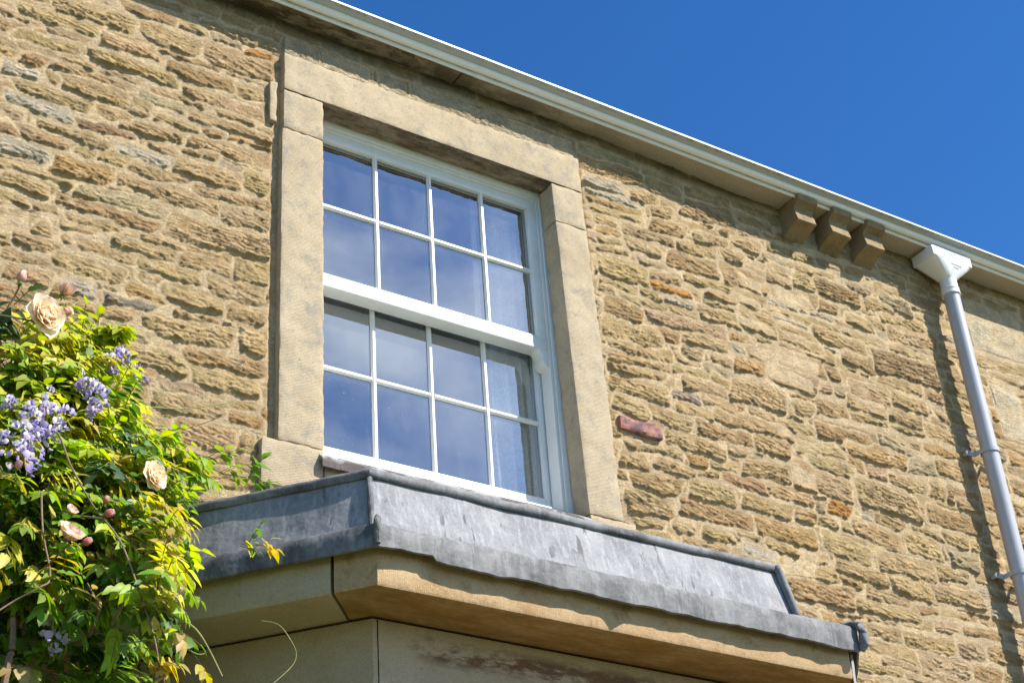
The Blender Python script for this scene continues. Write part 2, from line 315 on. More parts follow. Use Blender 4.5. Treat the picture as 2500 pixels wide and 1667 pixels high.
def rough_block(x0, x1, y0, y1, z0, z1, name, mat, parent, step=0.018, amp=0.0024, bev=0.006, warp=None, label=None, seed=0.0):
    """a squared block of stone: bevelled box, cut into small cells, surface and arrises slightly worn"""
    mb = MB().box(x0, x1, y0, y1, z0, z1)
    bm = bmesh.new(); vs = [bm.verts.new(v) for v in mb.v]
    for f in mb.f: bm.faces.new([vs[i] for i in f])
    bmesh.ops.recalc_face_normals(bm, faces=bm.faces[:])
    bmesh.ops.bevel(bm, geom=bm.edges[:], offset=bev, segments=2, affect='EDGES', profile=0.6)
    for ax, a, b in ((0, x0, x1), (1, y0, y1), (2, z0, z1)):
        n = max(1, int((b-a)/step)); 
        for i in range(1, n):
            co = [0,0,0]; co[ax] = a + (b-a)*i/n; no = [0,0,0]; no[ax] = 1
            bmesh.ops.bisect_plane(bm, geom=bm.verts[:]+bm.edges[:]+bm.faces[:], plane_co=co, plane_no=no)
    bm.normal_update()
    for v in bm.verts:
        q = Vector(v.co) + Vector((seed, seed*2, seed*3))
        edge = sum(1 for c, a, b in ((v.co.x, x0, x1), (v.co.y, y0, y1), (v.co.z, z0, z1)) if min(abs(c-a), abs(c-b)) < bev*1.1)
        d = amp*fbm3(q, 14, 3) + 0.4*amp*fbm3(q, 60, 2)
        if edge >= 2: d -= 1.6*amp*max(0, fbm3(q, 38, 2)+0.2)
        v.co += v.normal*d
        if warp: v.co = Vector(warp(v.co))
    off = Vector((0,0,0)); r = parent
    while r is not None and r.parent is not None: r = r.parent
    if r is not None: off = BASE.get(r.name, Vector((0,0,0)))
    for v in bm.verts: v.co -= off
    me = bpy.data.meshes.new(name); bm.to_mesh(me); bm.free(); me.materials.append(mat)
    me.polygons.foreach_set('use_smooth', [True]*len(me.polygons)); me.set_sharp_from_angle(angle=math.radians(50))
    o = bpy.data.objects.new(name, me); COL.objects.link(o); o.parent = parent
    if label: o['label'] = label
    return o

# ---------------------------------------------------------------- the setting: ground
g = MB().box(-300, 300, -300, 300, -0.3, -0.004).build('ground', MT['ground']); tag(g, kind='structure')
pth = MB().box(-6, 12, -3.2, 0.05, -0.003, 0.012).build('path', MT['gravel']); tag(pth, kind='structure')

# ---------------------------------------------------------------- the stone house
house = thing('stone_house', (2.54, 0.1, 0), 'honey coloured rubble stone house with sash window above a lead covered bay', 'house')

# traced stones of the wall: four corners (x z in mm, anticlockwise from lower left) and a colour letter
STONES = "1019 5326 1291 5346 1287 5401 1014 5380 y;1129 5388 1408 5413 1403 5487 1123 5459 t;1344 5500 1539 5506 1537 5547 1341 5541 b;1111 5301 1258 5300 1255 5332 1108 5332 p;1009 5220 1231 5243 1227 5294 1005 5269 y;968 5298 1100 5309 1097 5340 965 5329 t;1296 5377 1447 5373 1446 5401 1295 5404 y;1287 5328 1487 5335 1484 5391 1283 5383 t;1413 5414 1626 5395 1623 5473 1409 5491 t;1544 5511 1650 5506 1649 5551 1542 5555 t;1621 5533 1909 5554 1908 5604 1619 5581 t;1653 5511 1775 5515 1774 5547 1652 5542 g;1790 5496 1909 5509 1909 5543 1789 5530 O;1637 5398 1904 5409 1903 5506 1634 5493 t;1474 5376 1688 5380 1687 5406 1473 5401 b;1259 5245 1563 5246 1561 5306 1255 5303 y;1512 5303 1757 5305 1756 5362 1510 5359 b;1757 5298 1862 5314 1861 5372 1756 5355 t;1021 5203 1154 5200 1151 5231 1018 5233 t;1039 5138 1128 5148 1124 5203 1034 5193 b;1154 5202 1280 5204 1278 5232 1151 5230 t;1142 5163 1401 5166 1399 5198 1139 5194 t;989 5084 1119 5086 1115 5137 984 5134 w;1183 5089 1472 5096 1469 5165 1177 5156 t;1136 5110 1178 5084 1174 5139 1132 5165 b;1305 5207 1435 5210 1433 5241 1303 5238 p;1454 5192 1655 5196 1654 5227 1452 5223 t;1569 5230 1866 5231 1865 5276 1568 5274 t;1417 5150 1586 5148 1584 5193 1415 5195 g;1037 5028 1281 5035 1278 5084 1033 5076 t;1009 4974 1216 4972 1213 5020 1004 5021 w;1004 4924 1076 4916 1073 4951 1001 4959 p;1232 4964 1426 4985 1424 5025 1229 5003 r;1296 5038 1418 5043 1415 5086 1293 5081 t;1369 5011 1586 5029 1584 5080 1366 5060 t;1480 5093 1631 5089 1630 5120 1479 5123 y;1592 5140 1890 5139 1889 5180 1590 5180 t;1688 5200 1821 5201 1821 5224 1687 5223 y;1637 5097 1724 5089 1723 5127 1635 5135 b;1072 4858 1230 4859 1226 4912 1067 4910 p;1114 4918 1345 4911 1342 4949 1111 4956 t;1017 4793 1168 4791 1163 4849 1012 4849 w;1362 4915 1554 4917 1552 4961 1359 4958 w;1468 4975 1573 4965 1571 5002 1466 5011 p;1582 4993 1699 5003 1698 5034 1581 5024 b;1596 5032 1891 5044 1890 5093 1594 5079 t;1179 4772 1363 4781 1359 4851 1173 4841 o;1413 4862 1613 4874 1612 4911 1411 4898 t;1565 4906 1788 4913 1787 4982 1562 4973 t;1793 4952 1881 4921 1880 4991 1791 5022 y;1023 4734 1240 4732 1237 4762 1020 4763 y;1029 4673 1178 4664 1173 4726 1023 4734 t;1377 4795 1711 4793 1709 4848 1374 4847 t;1619 4849 1898 4877 1898 4915 1618 4885 t;1251 4704 1517 4718 1514 4774 1247 4758 g;1204 4667 1517 4657 1515 4706 1200 4714 b;1722 4770 1894 4798 1893 4872 1720 4842 p;1034 4624 1126 4623 1123 4651 1031 4651 y;1128 4620 1208 4622 1206 4647 1126 4644 t;1042 4541 1110 4542 1105 4596 1037 4594 t;1230 4613 1398 4617 1396 4646 1227 4642 y;1138 4538 1198 4538 1194 4588 1134 4586 t;1216 4579 1326 4591 1324 4618 1214 4606 y;1264 4527 1461 4516 1459 4557 1261 4566 t;1224 4544 1273 4521 1270 4553 1222 4575 t;1084 4484 1224 4479 1220 4529 1080 4533 t;1043 4533 1111 4538 1107 4588 1038 4584 t;1372 4574 1574 4577 1572 4617 1370 4613 y;1455 4628 1602 4616 1601 4643 1453 4655 t;1540 4664 1894 4681 1893 4773 1536 4752 t;1200 4444 1426 4433 1422 4492 1195 4502 t;1053 4423 1196 4422 1193 4459 1050 4459 t;1458 4514 1659 4512 1657 4562 1455 4563 y;1592 4563 1766 4568 1764 4629 1590 4623 t;1775 4574 1889 4583 1888 4672 1773 4663 y;1083 4360 1207 4359 1202 4414 1078 4415 t;1244 4363 1341 4365 1338 4417 1240 4415 w;1374 4368 1526 4367 1524 4401 1372 4403 G;1432 4418 1546 4411 1545 4447 1430 4453 o;1528 4433 1739 4429 1737 4495 1525 4498 t;1678 4486 1871 4482 1870 4570 1675 4573 t;1748 4425 1872 4429 1871 4503 1746 4498 t;1283 4307 1359 4315 1356 4352 1280 4344 t;1364 4310 1463 4321 1460 4371 1361 4359 t;1571 4374 1734 4400 1733 4429 1570 4402 t;1272 4276 1342 4272 1340 4303 1270 4307 t;1368 4252 1520 4259 1517 4315 1365 4307 g;1485 4289 1778 4313 1776 4391 1481 4364 y;1789 4336 1883 4317 1882 4409 1787 4427 y;1221 4185 1300 4187 1298 4222 1218 4220 t;1392 4179 1631 4178 1628 4252 1387 4252 y;1612 4232 1875 4248 1874 4311 1609 4293 b;1643 4159 1852 4165 1851 4241 1640 4233 y;1450 4128 1532 4123 1529 4184 1446 4188 t;1549 4123 1696 4123 1694 4162 1547 4163 p;1530 4059 1755 4069 1753 4124 1527 4113 t;1762 4111 1865 4119 1864 4156 1761 4148 t;1764 4065 1871 4071 1871 4114 1762 4108 o;1433 3958 1590 3953 1587 4023 1429 4027 t;1606 3960 1786 3959 1784 4049 1602 4048 t;1792 3978 1849 3980 1848 4047 1790 4044 t;1787 3929 1845 3913 1844 3967 1786 3983 t;1652 3927 1781 3925 1780 3961 1651 3962 t;3160 5521 3469 5544 3479 5616 3167 5591 y;3174 5452 3366 5459 3373 5514 3180 5506 w;3179 5369 3440 5386 3445 5425 3183 5407 o;3177 5414 3438 5428 3443 5464 3181 5449 w;3189 5328 3437 5362 3441 5395 3193 5360 y;3389 5460 3530 5476 3538 5532 3396 5516 t;3199 5287 3308 5293 3313 5335 3203 5328 t;3200 5239 3318 5252 3322 5290 3205 5276 o;3484 5542 3667 5543 3678 5617 3494 5615 t;3491 5424 3603 5439 3611 5495 3499 5479 t;3650 5487 3931 5514 3948 5606 3664 5576 t;3471 5339 3654 5360 3666 5440 3482 5417 b;3328 5276 3589 5296 3597 5351 3335 5330 t;3341 5205 3513 5229 3523 5298 3350 5273 t;3204 5210 3328 5217 3331 5243 3207 5236 y;3199 5161 3359 5176 3364 5213 3203 5197 y;3198 5035 3425 5057 3439 5160 3210 5136 y;3387 5164 3538 5166 3545 5211 3393 5209 g;3536 5201 3799 5222 3813 5309 3548 5285 b;3588 5292 3808 5325 3818 5381 3597 5347 y;3433 5116 3601 5123 3609 5176 3440 5168 t;3445 5070 3634 5087 3640 5125 3450 5107 O;3607 5160 3854 5171 3862 5218 3614 5206 y;3815 5224 4033 5218 4052 5322 3833 5327 t;3841 5330 3957 5339 3969 5404 3853 5394 t;3900 5429 4054 5418 4067 5484 3912 5495 t;3696 5375 3878 5399 3887 5448 3704 5423 t;3945 5499 4072 5513 4080 5554 3953 5541 p;3842 5472 3931 5465 3938 5502 3848 5509 o;3949 5567 4142 5572 4152 5623 3958 5617 t;4086 5238 4321 5254 4335 5320 4098 5302 t;4060 5317 4198 5307 4210 5364 4071 5373 t;3196 5017 3367 5010 3372 5046 3200 5053 y;3185 4976 3261 4972 3266 5008 3189 5011 t;3369 5028 3486 5014 3491 5050 3374 5064 y;3502 5021 3649 5037 3655 5071 3507 5054 w;3203 4893 3378 4880 3389 4958 3212 4971 b;3382 4963 3658 4996 3664 5033 3387 4999 t;3390 4914 3789 4939 3801 5006 3399 4979 p;3661 5015 3883 5021 3894 5082 3671 5075 y;3873 5058 4064 5048 4081 5133 3889 5142 t;3183 4784 3453 4791 3467 4883 3194 4874 y;3453 4842 3551 4848 3560 4906 3461 4899 b;3561 4865 3787 4886 3799 4953 3571 4930 t;3192 4744 3324 4740 3330 4788 3198 4792 t;3325 4746 3498 4748 3507 4804 3332 4802 y;3551 4801 3657 4806 3668 4871 3561 4865 p;3808 4827 3967 4835 3980 4902 3820 4893 o;4048 4925 4255 4919 4270 4987 4062 4993 o;3904 4922 4036 4904 4051 4979 3918 4997 t;4083 5061 4287 5069 4299 5124 4094 5115 y;3807 4952 3951 4960 3960 5006 3815 4997 t;3712 5135 3886 5127 3894 5173 3720 5181 t;3876 5160 4031 5166 4043 5229 3887 5222 t;3199 4684 3476 4701 3483 4746 3204 4727 y;3194 4642 3455 4657 3461 4699 3199 4682 y;3188 4564 3455 4560 3466 4634 3196 4636 y;3485 4712 3667 4725 3674 4768 3492 4754 y;3529 4662 3750 4679 3762 4743 3539 4725 t;3478 4612 3617 4608 3624 4650 3484 4652 P;3765 4677 4041 4692 4063 4801 3784 4784 t;3619 4622 3778 4620 3787 4669 3627 4671 t;3483 4555 3657 4557 3664 4599 3490 4595 y;3353 4491 3544 4475 3553 4536 3361 4550 t;3189 4488 3349 4465 3359 4530 3197 4553 t;3670 4568 4056 4574 4068 4631 3679 4623 y;3575 4487 3838 4492 3850 4554 3585 4547 b;3840 4499 4031 4488 4046 4565 3854 4575 t;3411 4402 3692 4397 3704 4463 3420 4468 t;3224 4337 3482 4358 3488 4397 3228 4374 y;3201 4265 3322 4263 3330 4326 3209 4327 t;3346 4291 3528 4286 3535 4331 3352 4335 t;3226 4196 3458 4202 3468 4272 3234 4264 b;3508 4343 3603 4349 3612 4401 3516 4395 o;3612 4357 3755 4371 3763 4411 3618 4397 t;3761 4363 4003 4390 4018 4465 3775 4437 t;3495 4214 3704 4215 3718 4293 3507 4290 y;3873 4314 4094 4315 4108 4376 3884 4374 t;4024 4382 4138 4379 4157 4469 4043 4471 t;3202 4088 3406 4092 3421 4191 3214 4184 y;3440 4135 3768 4141 3783 4218 3452 4210 b;3738 4239 3977 4231 3990 4291 3749 4297 y;3785 4133 4082 4123 4100 4208 3801 4216 o;3994 4238 4101 4240 4114 4300 4007 4298 t;3219 4045 3365 4048 3372 4090 3225 4087 y;3395 4063 3498 4060 3505 4103 3401 4106 y;3529 4075 3678 4073 3685 4110 3535 4112 y;3700 4111 3802 4106 3808 4138 3706 4142 y;3246 4002 3386 4003 3391 4039 3251 4038 y;3427 4003 3630 4006 3640 4061 3435 4057 y;3704 4051 3866 4057 3873 4088 3709 4083 w;3823 4099 3977 4083 3987 4134 3833 4150 y;3994 4092 4073 4084 4082 4123 4002 4131 y;3887 4013 4054 4022 4066 4080 3899 4069 y;3701 4447 3801 4453 3808 4494 3709 4487 p;3674 4724 3763 4706 3772 4756 3683 4774 o;3977 4846 4236 4833 4252 4908 3991 4921 p;4075 4704 4186 4705 4200 4771 4088 4769 y;4081 4580 4180 4574 4189 4617 4090 4623 y;4063 4532 4172 4535 4179 4571 4070 4568 y;4327 4592 4650 4593 4669 4667 4343 4664 o;4065 4555 4304 4563 4315 4613 4075 4605 y;4183 4632 4469 4640 4485 4706 4197 4697 b;3979 4594 4056 4586 4065 4629 3988 4636 o;4112 4480 4350 4486 4364 4543 4124 4536 y;4025 4401 4307 4370 4332 4475 4047 4504 t;4326 4384 4655 4359 4688 4481 4354 4504 t;4169 4314 4291 4301 4305 4363 4182 4375 O;4529 4513 4737 4506 4751 4557 4541 4564 t;4892 4475 5026 4479 5044 4539 4910 4534 t;4704 4386 5003 4375 5028 4455 4726 4466 b;4414 4318 4565 4304 4580 4360 4428 4374 t;4109 4146 4340 4111 4361 4197 4128 4232 y;4277 4241 4523 4204 4544 4286 4296 4322 t;4546 4231 4731 4209 4758 4307 4572 4328 y;3989 4081 4131 4076 4141 4122 3998 4126 y;4373 4120 4672 4120 4695 4202 4393 4200 t;4681 4151 4856 4145 4874 4208 4698 4213 y;4160 4069 4418 4044 4434 4110 4175 4134 t;4165 4024 4275 4005 4286 4050 4175 4069 o;3883 4002 4154 4010 4170 4081 3897 4071 y;4417 4041 4631 4030 4653 4110 4437 4120 y;3888 3920 4226 3926 4248 4022 3907 4013 b;4774 4304 4910 4298 4929 4363 4793 4368 y;4775 4218 4935 4210 4959 4288 4797 4295 g;4284 3979 4502 3972 4521 4044 4302 4050 t;4642 4041 4913 4052 4934 4121 4661 4109 t;4218 3925 4533 3937 4549 3996 4231 3982 y;4813 4624 4976 4608 5001 4693 4836 4707 y;4514 4689 4686 4664 4702 4725 4529 4749 g;4881 4900 4971 4867 4984 4915 4894 4947 t;4379 4817 4596 4812 4613 4882 4394 4885 t;4644 4900 4841 4886 4859 4949 4660 4963 t;4597 4816 4796 4816 4813 4879 4612 4878 t;5253 4915 5413 4917 5500 5180 5334 5175 q;4573 5037 4947 5045 4980 5161 4601 5149 R;4046 4912 4284 4914 4303 4998 4062 4995 b;3888 4897 4033 4908 4046 4976 3900 4964 t;4058 5037 4293 5028 4306 5091 4071 5099 y;4325 5333 4565 5326 4587 5419 4345 5425 R;4073 5236 4289 5242 4303 5307 4086 5300 t;4191 5333 4325 5333 4341 5408 4206 5407 y;4081 5359 4208 5335 4225 5417 4096 5441 t;4257 5093 4550 5080 4568 5157 4273 5168 t;4671 5292 4938 5309 4954 5369 4686 5351 y;4596 5348 4766 5348 4783 5416 4613 5415 y;4474 5234 4625 5214 4640 5271 4487 5291 t;4697 5219 4993 5242 5017 5328 4718 5303 t;4698 5398 4872 5372 4895 5459 4719 5484 g;4516 5416 4655 5405 4667 5456 4528 5467 g;4410 5032 4575 5008 4594 5087 4429 5111 t;4744 5512 4881 5511 4900 5582 4762 5582 t;4685 5458 4870 5467 4881 5511 4696 5501 t;4886 5460 5092 5458 5109 5520 4903 5521 t;3978 4833 4213 4810 4230 4892 3994 4915 p;4409 4847 4629 4847 4657 4956 4435 4955 t;3858 5037 4057 5029 4071 5099 3870 5105 t;3879 5151 3994 5123 4006 5185 3890 5214 t;3911 5243 4056 5231 4068 5294 3923 5307 t;4064 5403 4221 5401 4232 5450 4074 5453 g;5382 5587 5518 5574 5536 5630 5399 5643 t;5244 5587 5363 5590 5380 5645 5260 5642 t;5193 5331 5554 5345 5641 5611 5270 5590 q;"
PAL = dict(t=(.50,.355,.205), y=(.51,.375,.20), b=(.41,.26,.14), o=(.50,.31,.14), O=(.52,.27,.09), p=(.48,.345,.23), w=(.53,.46,.37), g=(.45,.365,.25),
           G=(.28,.23,.20), r=(.35,.22,.145), R=(.37,.25,.145), P=(.40,.32,.28), q=(.56,.48,.37), h=(.54,.44,.32), m=(.66,.51,.345))
def make_wall():
    rng = np.random.default_rng(11)
    F = 0.0036
    xs = np.concatenate([np.arange(-1.6, 0.9, 0.02), np.arange(0.9, 5.32, F), np.arange(5.32, 8.2, 0.02)])
    zs = np.concatenate([np.arange(0.0, 3.1, 0.03), np.arange(3.1, 5.745, F)])
    X, Z = np.meshgrid(xs, zs)                    # rows: z
    def h2(ix, iz, s):
        n = (ix.astype(np.int64)*374761393 + iz.astype(np.int64)*668265263 + s*974634777) & 0xffffffff
        n = ((n ^ (n >> 13))*1274126177) & 0xffffffff
        return ((n ^ (n >> 16)) & 0xffff)/65535.0
    def vn(x, z, s):
        ix = np.floor(x); iz = np.floor(z); fx = x-ix; fz = z-iz; fx = fx*fx*(3-2*fx); fz = fz*fz*(3-2*fz)
        a = h2(ix, iz, s); b = h2(ix+1, iz, s); c = h2(ix, iz+1, s); d = h2(ix+1, iz+1, s)
        return (a*(1-fx)+b*fx)*(1-fz) + (c*(1-fx)+d*fx)*fz - 0.5
    def fb(x, z, s, o=3):
        r = 0; a = 1.0
        for k in range(o): r = r + a*vn(x*2**k, z*2**k, s+k*17); a *= 0.55
        return r
    WX = X + 0.016*fb(X/.06, Z/.05, 1) + 0.004*fb(X/.018, Z/.014, 5, 2)
    WZ = Z + 0.012*fb(X/.075, Z/.05, 9) + 0.0045*fb(X/.02, Z/.012, 13, 2)
    H = np.zeros_like(X); C = np.zeros(X.shape+(3,)); Dt = np.full(X.shape, -0.05); D1 = np.full(X.shape, -0.05); D2 = np.full(X.shape, -0.05); HR = np.zeros_like(X); WD = np.full(X.shape, 0.006); PW = np.full(X.shape, 0.7)
    mort = 0.0042 + 0.0035*fb(X/.10, Z/.06, 21) + 0.0012*fb(X/.015, Z/.012, 27, 2)
    # shared rock-face fields
    ZT = Z + 0.17*X; low = 0.010*fb(X/.07, ZT/.045, 31, 2); mid = fb(X/.034, ZT/.013, 37, 3); fine = fb(X/.011, ZT/.0062, 41, 2)
    pit = np.clip(vn(X/.016, Z/.011, 47)*2-0.28, 0, 1)
    mcol = np.array(PAL['m'])[None, None, :]*(1 + 0.16*fb(X/.15, Z/.1, 51)[..., None])
    C[:] = mcol; KC = np.ones_like(X)
    def stone(poly, col, traced, flat=False, kind='t'):
        P = np.array(poly); pad = 0.03
        i0, i1 = np.searchsorted(xs, [P[:,0].min()-pad, P[:,0].max()+pad]); j0, j1 = np.searchsorted(zs, [P[:,1].min()-pad, P[:,1].max()+pad])
        if i1-i0 < 2 or j1-j0 < 2: return
        sl = (slice(j0, j1), slice(i0, i1)); k = 0.35 if flat else 1.0
        x = X[sl]+(WX[sl]-X[sl])*k; z = Z[sl]+(WZ[sl]-Z[sl])*k
        r = 0.006 if flat else min(0.02, 0.33*(P[:,1].max()-P[:,1].min())); acc = 0; dm = np.full(x.shape, 9.0)
        for a in range(4):
            p = P[a]; q = P[(a+1) % 4]; e = q-p; l = np.hypot(*e); 
            if l < 1e-6: continue
            d = ((e[0])*(z-p[1]) - (e[1])*(x-p[0]))/l
            dm = np.minimum(dm, d); acc = acc + np.maximum(r-d, 0)**2
        d = np.minimum(dm, r-np.sqrt(acc))
        if traced: Dt[sl] = np.maximum(Dt[sl], d)
        else: d = np.minimum(d, -Dt[sl]-0.001)
        own = d > D1[sl]; D2[sl] = np.where(own, D1[sl], np.maximum(D2[sl], d)); D1[sl] = np.maximum(D1[sl], d)
        zc = (Z[sl]-P[:,1].min())/max(1e-3, P[:,1].max()-P[:,1].min()); zc = np.clip(zc, 0, 1)
        xc = (X[sl]-P[:,0].mean())
        if kind == 'h':
            hh = 0.029 + 0.012*np.abs(fb(X[sl]/.024, (Z[sl]+.15*X[sl])/.009, 61, 2)) - 0.004; wd = 0.006; 
            h = hh; pw = 0.5
        elif kind == 'q':
            h = (0.018 + 0.0045*mid[sl]*1.0 - 0.004*pit[sl] + 0.002*fine[sl]); wd = 0.012; pw = 0.6
        else:
            h0 = rng.uniform(0.006, 0.013) if not traced else rng.uniform(0.008, 0.016)
            tiltx = rng.uniform(-.04, .04); sa = rng.uniform(-.02, .34); ph = rng.uniform(0, 9)
            wd = 0.0042 + 0.018*zc                                   # crisp arris below, feathered into the mortar above
            s = (Z[sl] + sa*X[sl])/rng.uniform(.014, .026) + ph + 1.3*mid[sl] + 1.2*fb(X[sl]/.09, Z[sl]/.06, 71, 1)
            fr = s-np.floor(s); ledge = (1-fr)**1.3 - 0.45
            la = rng.uniform(0.002, 0.007)
            h = h0*(1.12-0.78*zc) + tiltx*xc + 0.6*low[sl] + la*ledge + 0.0062*mid[sl] + 0.0038*fine[sl] - 0.005*pit[sl]
            h = np.maximum(h, 0.002)
            pw = 0.7
        HR[sl] = np.where(own, h, HR[sl]); WD[sl] = np.where(own, wd, WD[sl]); PW[sl] = np.where(own, pw, PW[sl])
        cc = np.array(col)*(0.75 if kind in 'tybopg' else 1.0) + (np.array((.495, .36, .21))*.25 if kind in 'tybopg' else 0); cc = cc*rng.uniform(0.91, 1.09)
        if not flat: cc = cc*(1+rng.uniform(-.03, .03, 3))
        v = 1 + 0.26*fb(X[sl]/.035, Z[sl]/.02, 81, 3)
        rust = np.clip(fb(X[sl]/.05, Z[sl]/.025, int(rng.integers(100, 999)), 2)*2.2-0.35, 0, 1)[..., None]*(0.0 if kind in 'hqwG' else 0.42)
        cv = cc[None, None, :]*v[..., None]; cv = cv*(1-rust) + np.array((.42, .22, .07))*rust
        smear = np.clip(fb(X[sl]/.05, Z[sl]/.035, 91, 2)*2.5 - 0.75, 0, 0.6)[..., None]
        cv = cv*(1-smear) + mcol[sl]*smear
        C[sl] = np.where(own[..., None], cv, C[sl])
    # dressed margin stones over the lintel, flush with the window surround
    for a, b in ((1.922, 2.055), (2.066, 2.256), (2.292, 2.400), (2.420, 2.700), (2.712, 3.138)):
        stone([(a, 5.538), (b, 5.538), (b, 5.622), (a, 5.624)], PAL['h'], True, True, 'h')
    for e in STONES.split(';'):
        v = e.split()
        if len(v) < 9: continue
        q = [float(t)/1000 for t in v[:8]]; P = [(q[0], q[1]), (q[2], q[3]), (q[4], q[5]), (q[6], q[7])]
        xl = (P[0][0]+P[3][0])/2; xr = (P[1][0]+P[2][0])/2; zr = max(P[1][1], P[0][1])
        s1 = rng.uniform(-.018, .018); s2 = rng.uniform(-.018, .018); g_ = 0.0002
        g_ = -0.0055; P = [(xl+s1+g_, P[0][1]+g_), (xr+s2-g_, P[1][1]+g_), (xr-s2-g_, P[2][1]-g_), (xl-s1+g_, P[3][1]-g_)]
        stone(P, PAL[v[8]], True, v[8] == 'q', v[8])
    # keep the brick's bed and the window surround free of filler stones
    def keep(x0, x1, z0, z1):
        i0, i1 = np.searchsorted(xs, [x0, x1]); j0, j1 = np.searchsorted(zs, [z0, z1]); sl = (slice(j0, j1), slice(i0, i1))
        d = np.minimum(np.minimum(X[sl]-x0, x1-X[sl]), np.minimum(Z[sl]-z0, z1-Z[sl])); Dt[sl] = np.maximum(Dt[sl], d)
        return sl
    keep(3.200, 3.396, 4.396, 4.466)
    keep(1.895, 3.155, 3.87, 5.56)
    # filler: wobbly courses of random rubble between the traced stones
    z = 0.0; k = 0
    fc = 'tttyyyytbpogtyw'
    while z < 5.74:
        h = rng.uniform(0.034, 0.082); x = -1.7 + rng.uniform(0, .2)
        while x < 8.3:
            L_ = rng.uniform(0.09, 0.27)*(0.75+h*5); w0 = 0.02*math.sin(x*1.7+z*9)+0.012*math.sin(x*4.1+k); w1 = 0.02*math.sin((x+L_)*1.7+z*9)+0.012*math.sin((x+L_)*4.1+k)
            a, b, c, d = rng.uniform(-0.004, 0.003, 4); sx_ = rng.uniform(-.012, .012)
            stone([(x+a, z+w0+.0005), (x+L_-b+sx_, z+w1+.0005), (x+L_-b, z+h+w1-.0005-c*.4), (x+a+sx_*.5, z+h+w0-.0005-d*.4)], PAL[fc[int(rng.integers(len(fc)))]], False)
            x += L_ + rng.uniform(0.001, 0.005)
        z += h + 0.003; k += 1
    mb_ = np.where((X > 1.93) & (X < 3.13) & (Z > 5.53) & (Z < 5.63), mort+0.016, mort)
    gap = 0.0022 + 0.0024*np.clip(fb(X/.09, Z/.07, 151, 2)*2+.4, 0, 1.2)
    de = np.minimum(D1, (D1-np.maximum(D2, -0.05))*0.5) - gap
    H = np.where(de > 0, np.maximum(HR*np.clip(de/WD, 0, 1)**PW, mb_*0.8), mb_)
    bl = (np.clip(de/0.004+0.1, 0, 1)*0.96)[..., None]; C = mcol*(1-bl) + C*bl
    sur = ((X > 1.885) & (X < 3.165) & (Z > 3.87) & (Z < 5.545))
    H = np.where(sur, np.minimum(H, 0.0), H)
    # soot and algae staining under the eaves
    C = C*np.array((1.05, 1.07, 1.02))
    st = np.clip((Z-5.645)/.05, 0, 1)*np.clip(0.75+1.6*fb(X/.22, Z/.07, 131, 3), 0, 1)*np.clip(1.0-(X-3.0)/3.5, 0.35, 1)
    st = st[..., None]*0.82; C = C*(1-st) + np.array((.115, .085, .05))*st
    q_ = np.clip((X-3.2)/.9, 0, 1); Y = 0.030 + 0.024*q_*q_*(3-2*q_) - H        # the wall falls back a little to the right
    ny, nx = X.shape
    xc = (xs[:-1]+xs[1:])/2; zc = (zs[:-1]+zs[1:])/2
    XX, ZZ = np.meshgrid(xc, zc)
    keepf = ~((XX > 1.99) & (XX < 3.08) & (ZZ > 3.95) & (ZZ < 5.46))
    idx = np.arange(nx*ny).reshape(ny, nx)
    q = np.stack([idx[:-1, :-1], idx[:-1, 1:], idx[1:, 1:], idx[1:, :-1]], -1)[keepf]
    B = BASE[house.name]
    co = np.stack([X-B.x, Y-B.y, Z-B.z], -1).reshape(-1, 3).astype(np.float32)
    me = bpy.data.meshes.new('wall'); nf = len(q)
    me.vertices.add(len(co)); me.vertices.foreach_set('co', co.ravel())
    me.loops.add(nf*4); me.loops.foreach_set('vertex_index', q.ravel().astype(np.int32))
    me.polygons.add(nf); me.polygons.foreach_set('loop_start', np.arange(0, nf*4, 4, dtype=np.int32))
    me.update(calc_edges=True)
    me.polygons.foreach_set('use_smooth', np.ones(nf, dtype=bool))
    at = me.attributes.new('stone_color', 'FLOAT_COLOR', 'POINT')
    rgba = np.ones((len(co), 4), dtype=np.float32); rgba[:, :3] = np.clip(C, 0, 1).reshape(-1, 3); at.data.foreach_set('color', rgba.ravel())
    me.materials.append(MT['rubble'])
    o = bpy.data.objects.new('wall', me); COL.objects.link(o); o.parent = house
    o['label'] = 'coursed rubble wall of rough honey coloured sandstone with sandy mortar'
    return o
wall = make_wall()

rough_block(3.208, 3.390, 0.009, 0.05, 4.405, 4.457, 'brick', MT['brick'], wall, 0.008, 0.003, 0.005, label='single weathered red brick set in the stonework',
            warp=lambda c: (c.x, c.y, c.z - (c.x-3.3)*0.02))

# window surround: lintel, jamb stones, sill
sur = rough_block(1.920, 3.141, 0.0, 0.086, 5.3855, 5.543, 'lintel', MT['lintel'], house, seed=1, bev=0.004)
def taper(c):                      # the right jamb leans out slightly towards its foot
    return (c.x + (5.38-c.z)*0.020, c.y, c.z)
rough_block(1.919, 2.069, 0.0005, 0.086, 5.2185, 5.3825, 'jamb_stone', MT['dressed'], house, seed=2, bev=0.006)
rough_block(1.914, 2.067, 0.0, 0.086, 4.037, 5.2165, 'jamb_stone', MT['dressed'], house, seed=3, bev=0.006, warp=lambda c: (c.x-0.004*(5.2-c.z), c.y, c.z))
rough_block(3.004, 3.141, 0.0005, 0.086, 5.2125, 5.3825, 'jamb_stone', MT['dressed'], house, seed=4, bev=0.005, warp=taper)
rough_block(3.004, 3.143, 0.0, 0.086, 4.037, 5.2105, 'jamb_stone', MT['dressed'], house, seed=5, bev=0.005, warp=lambda c: (c.x + (5.38-c.z)*0.0185, c.y, c.z))
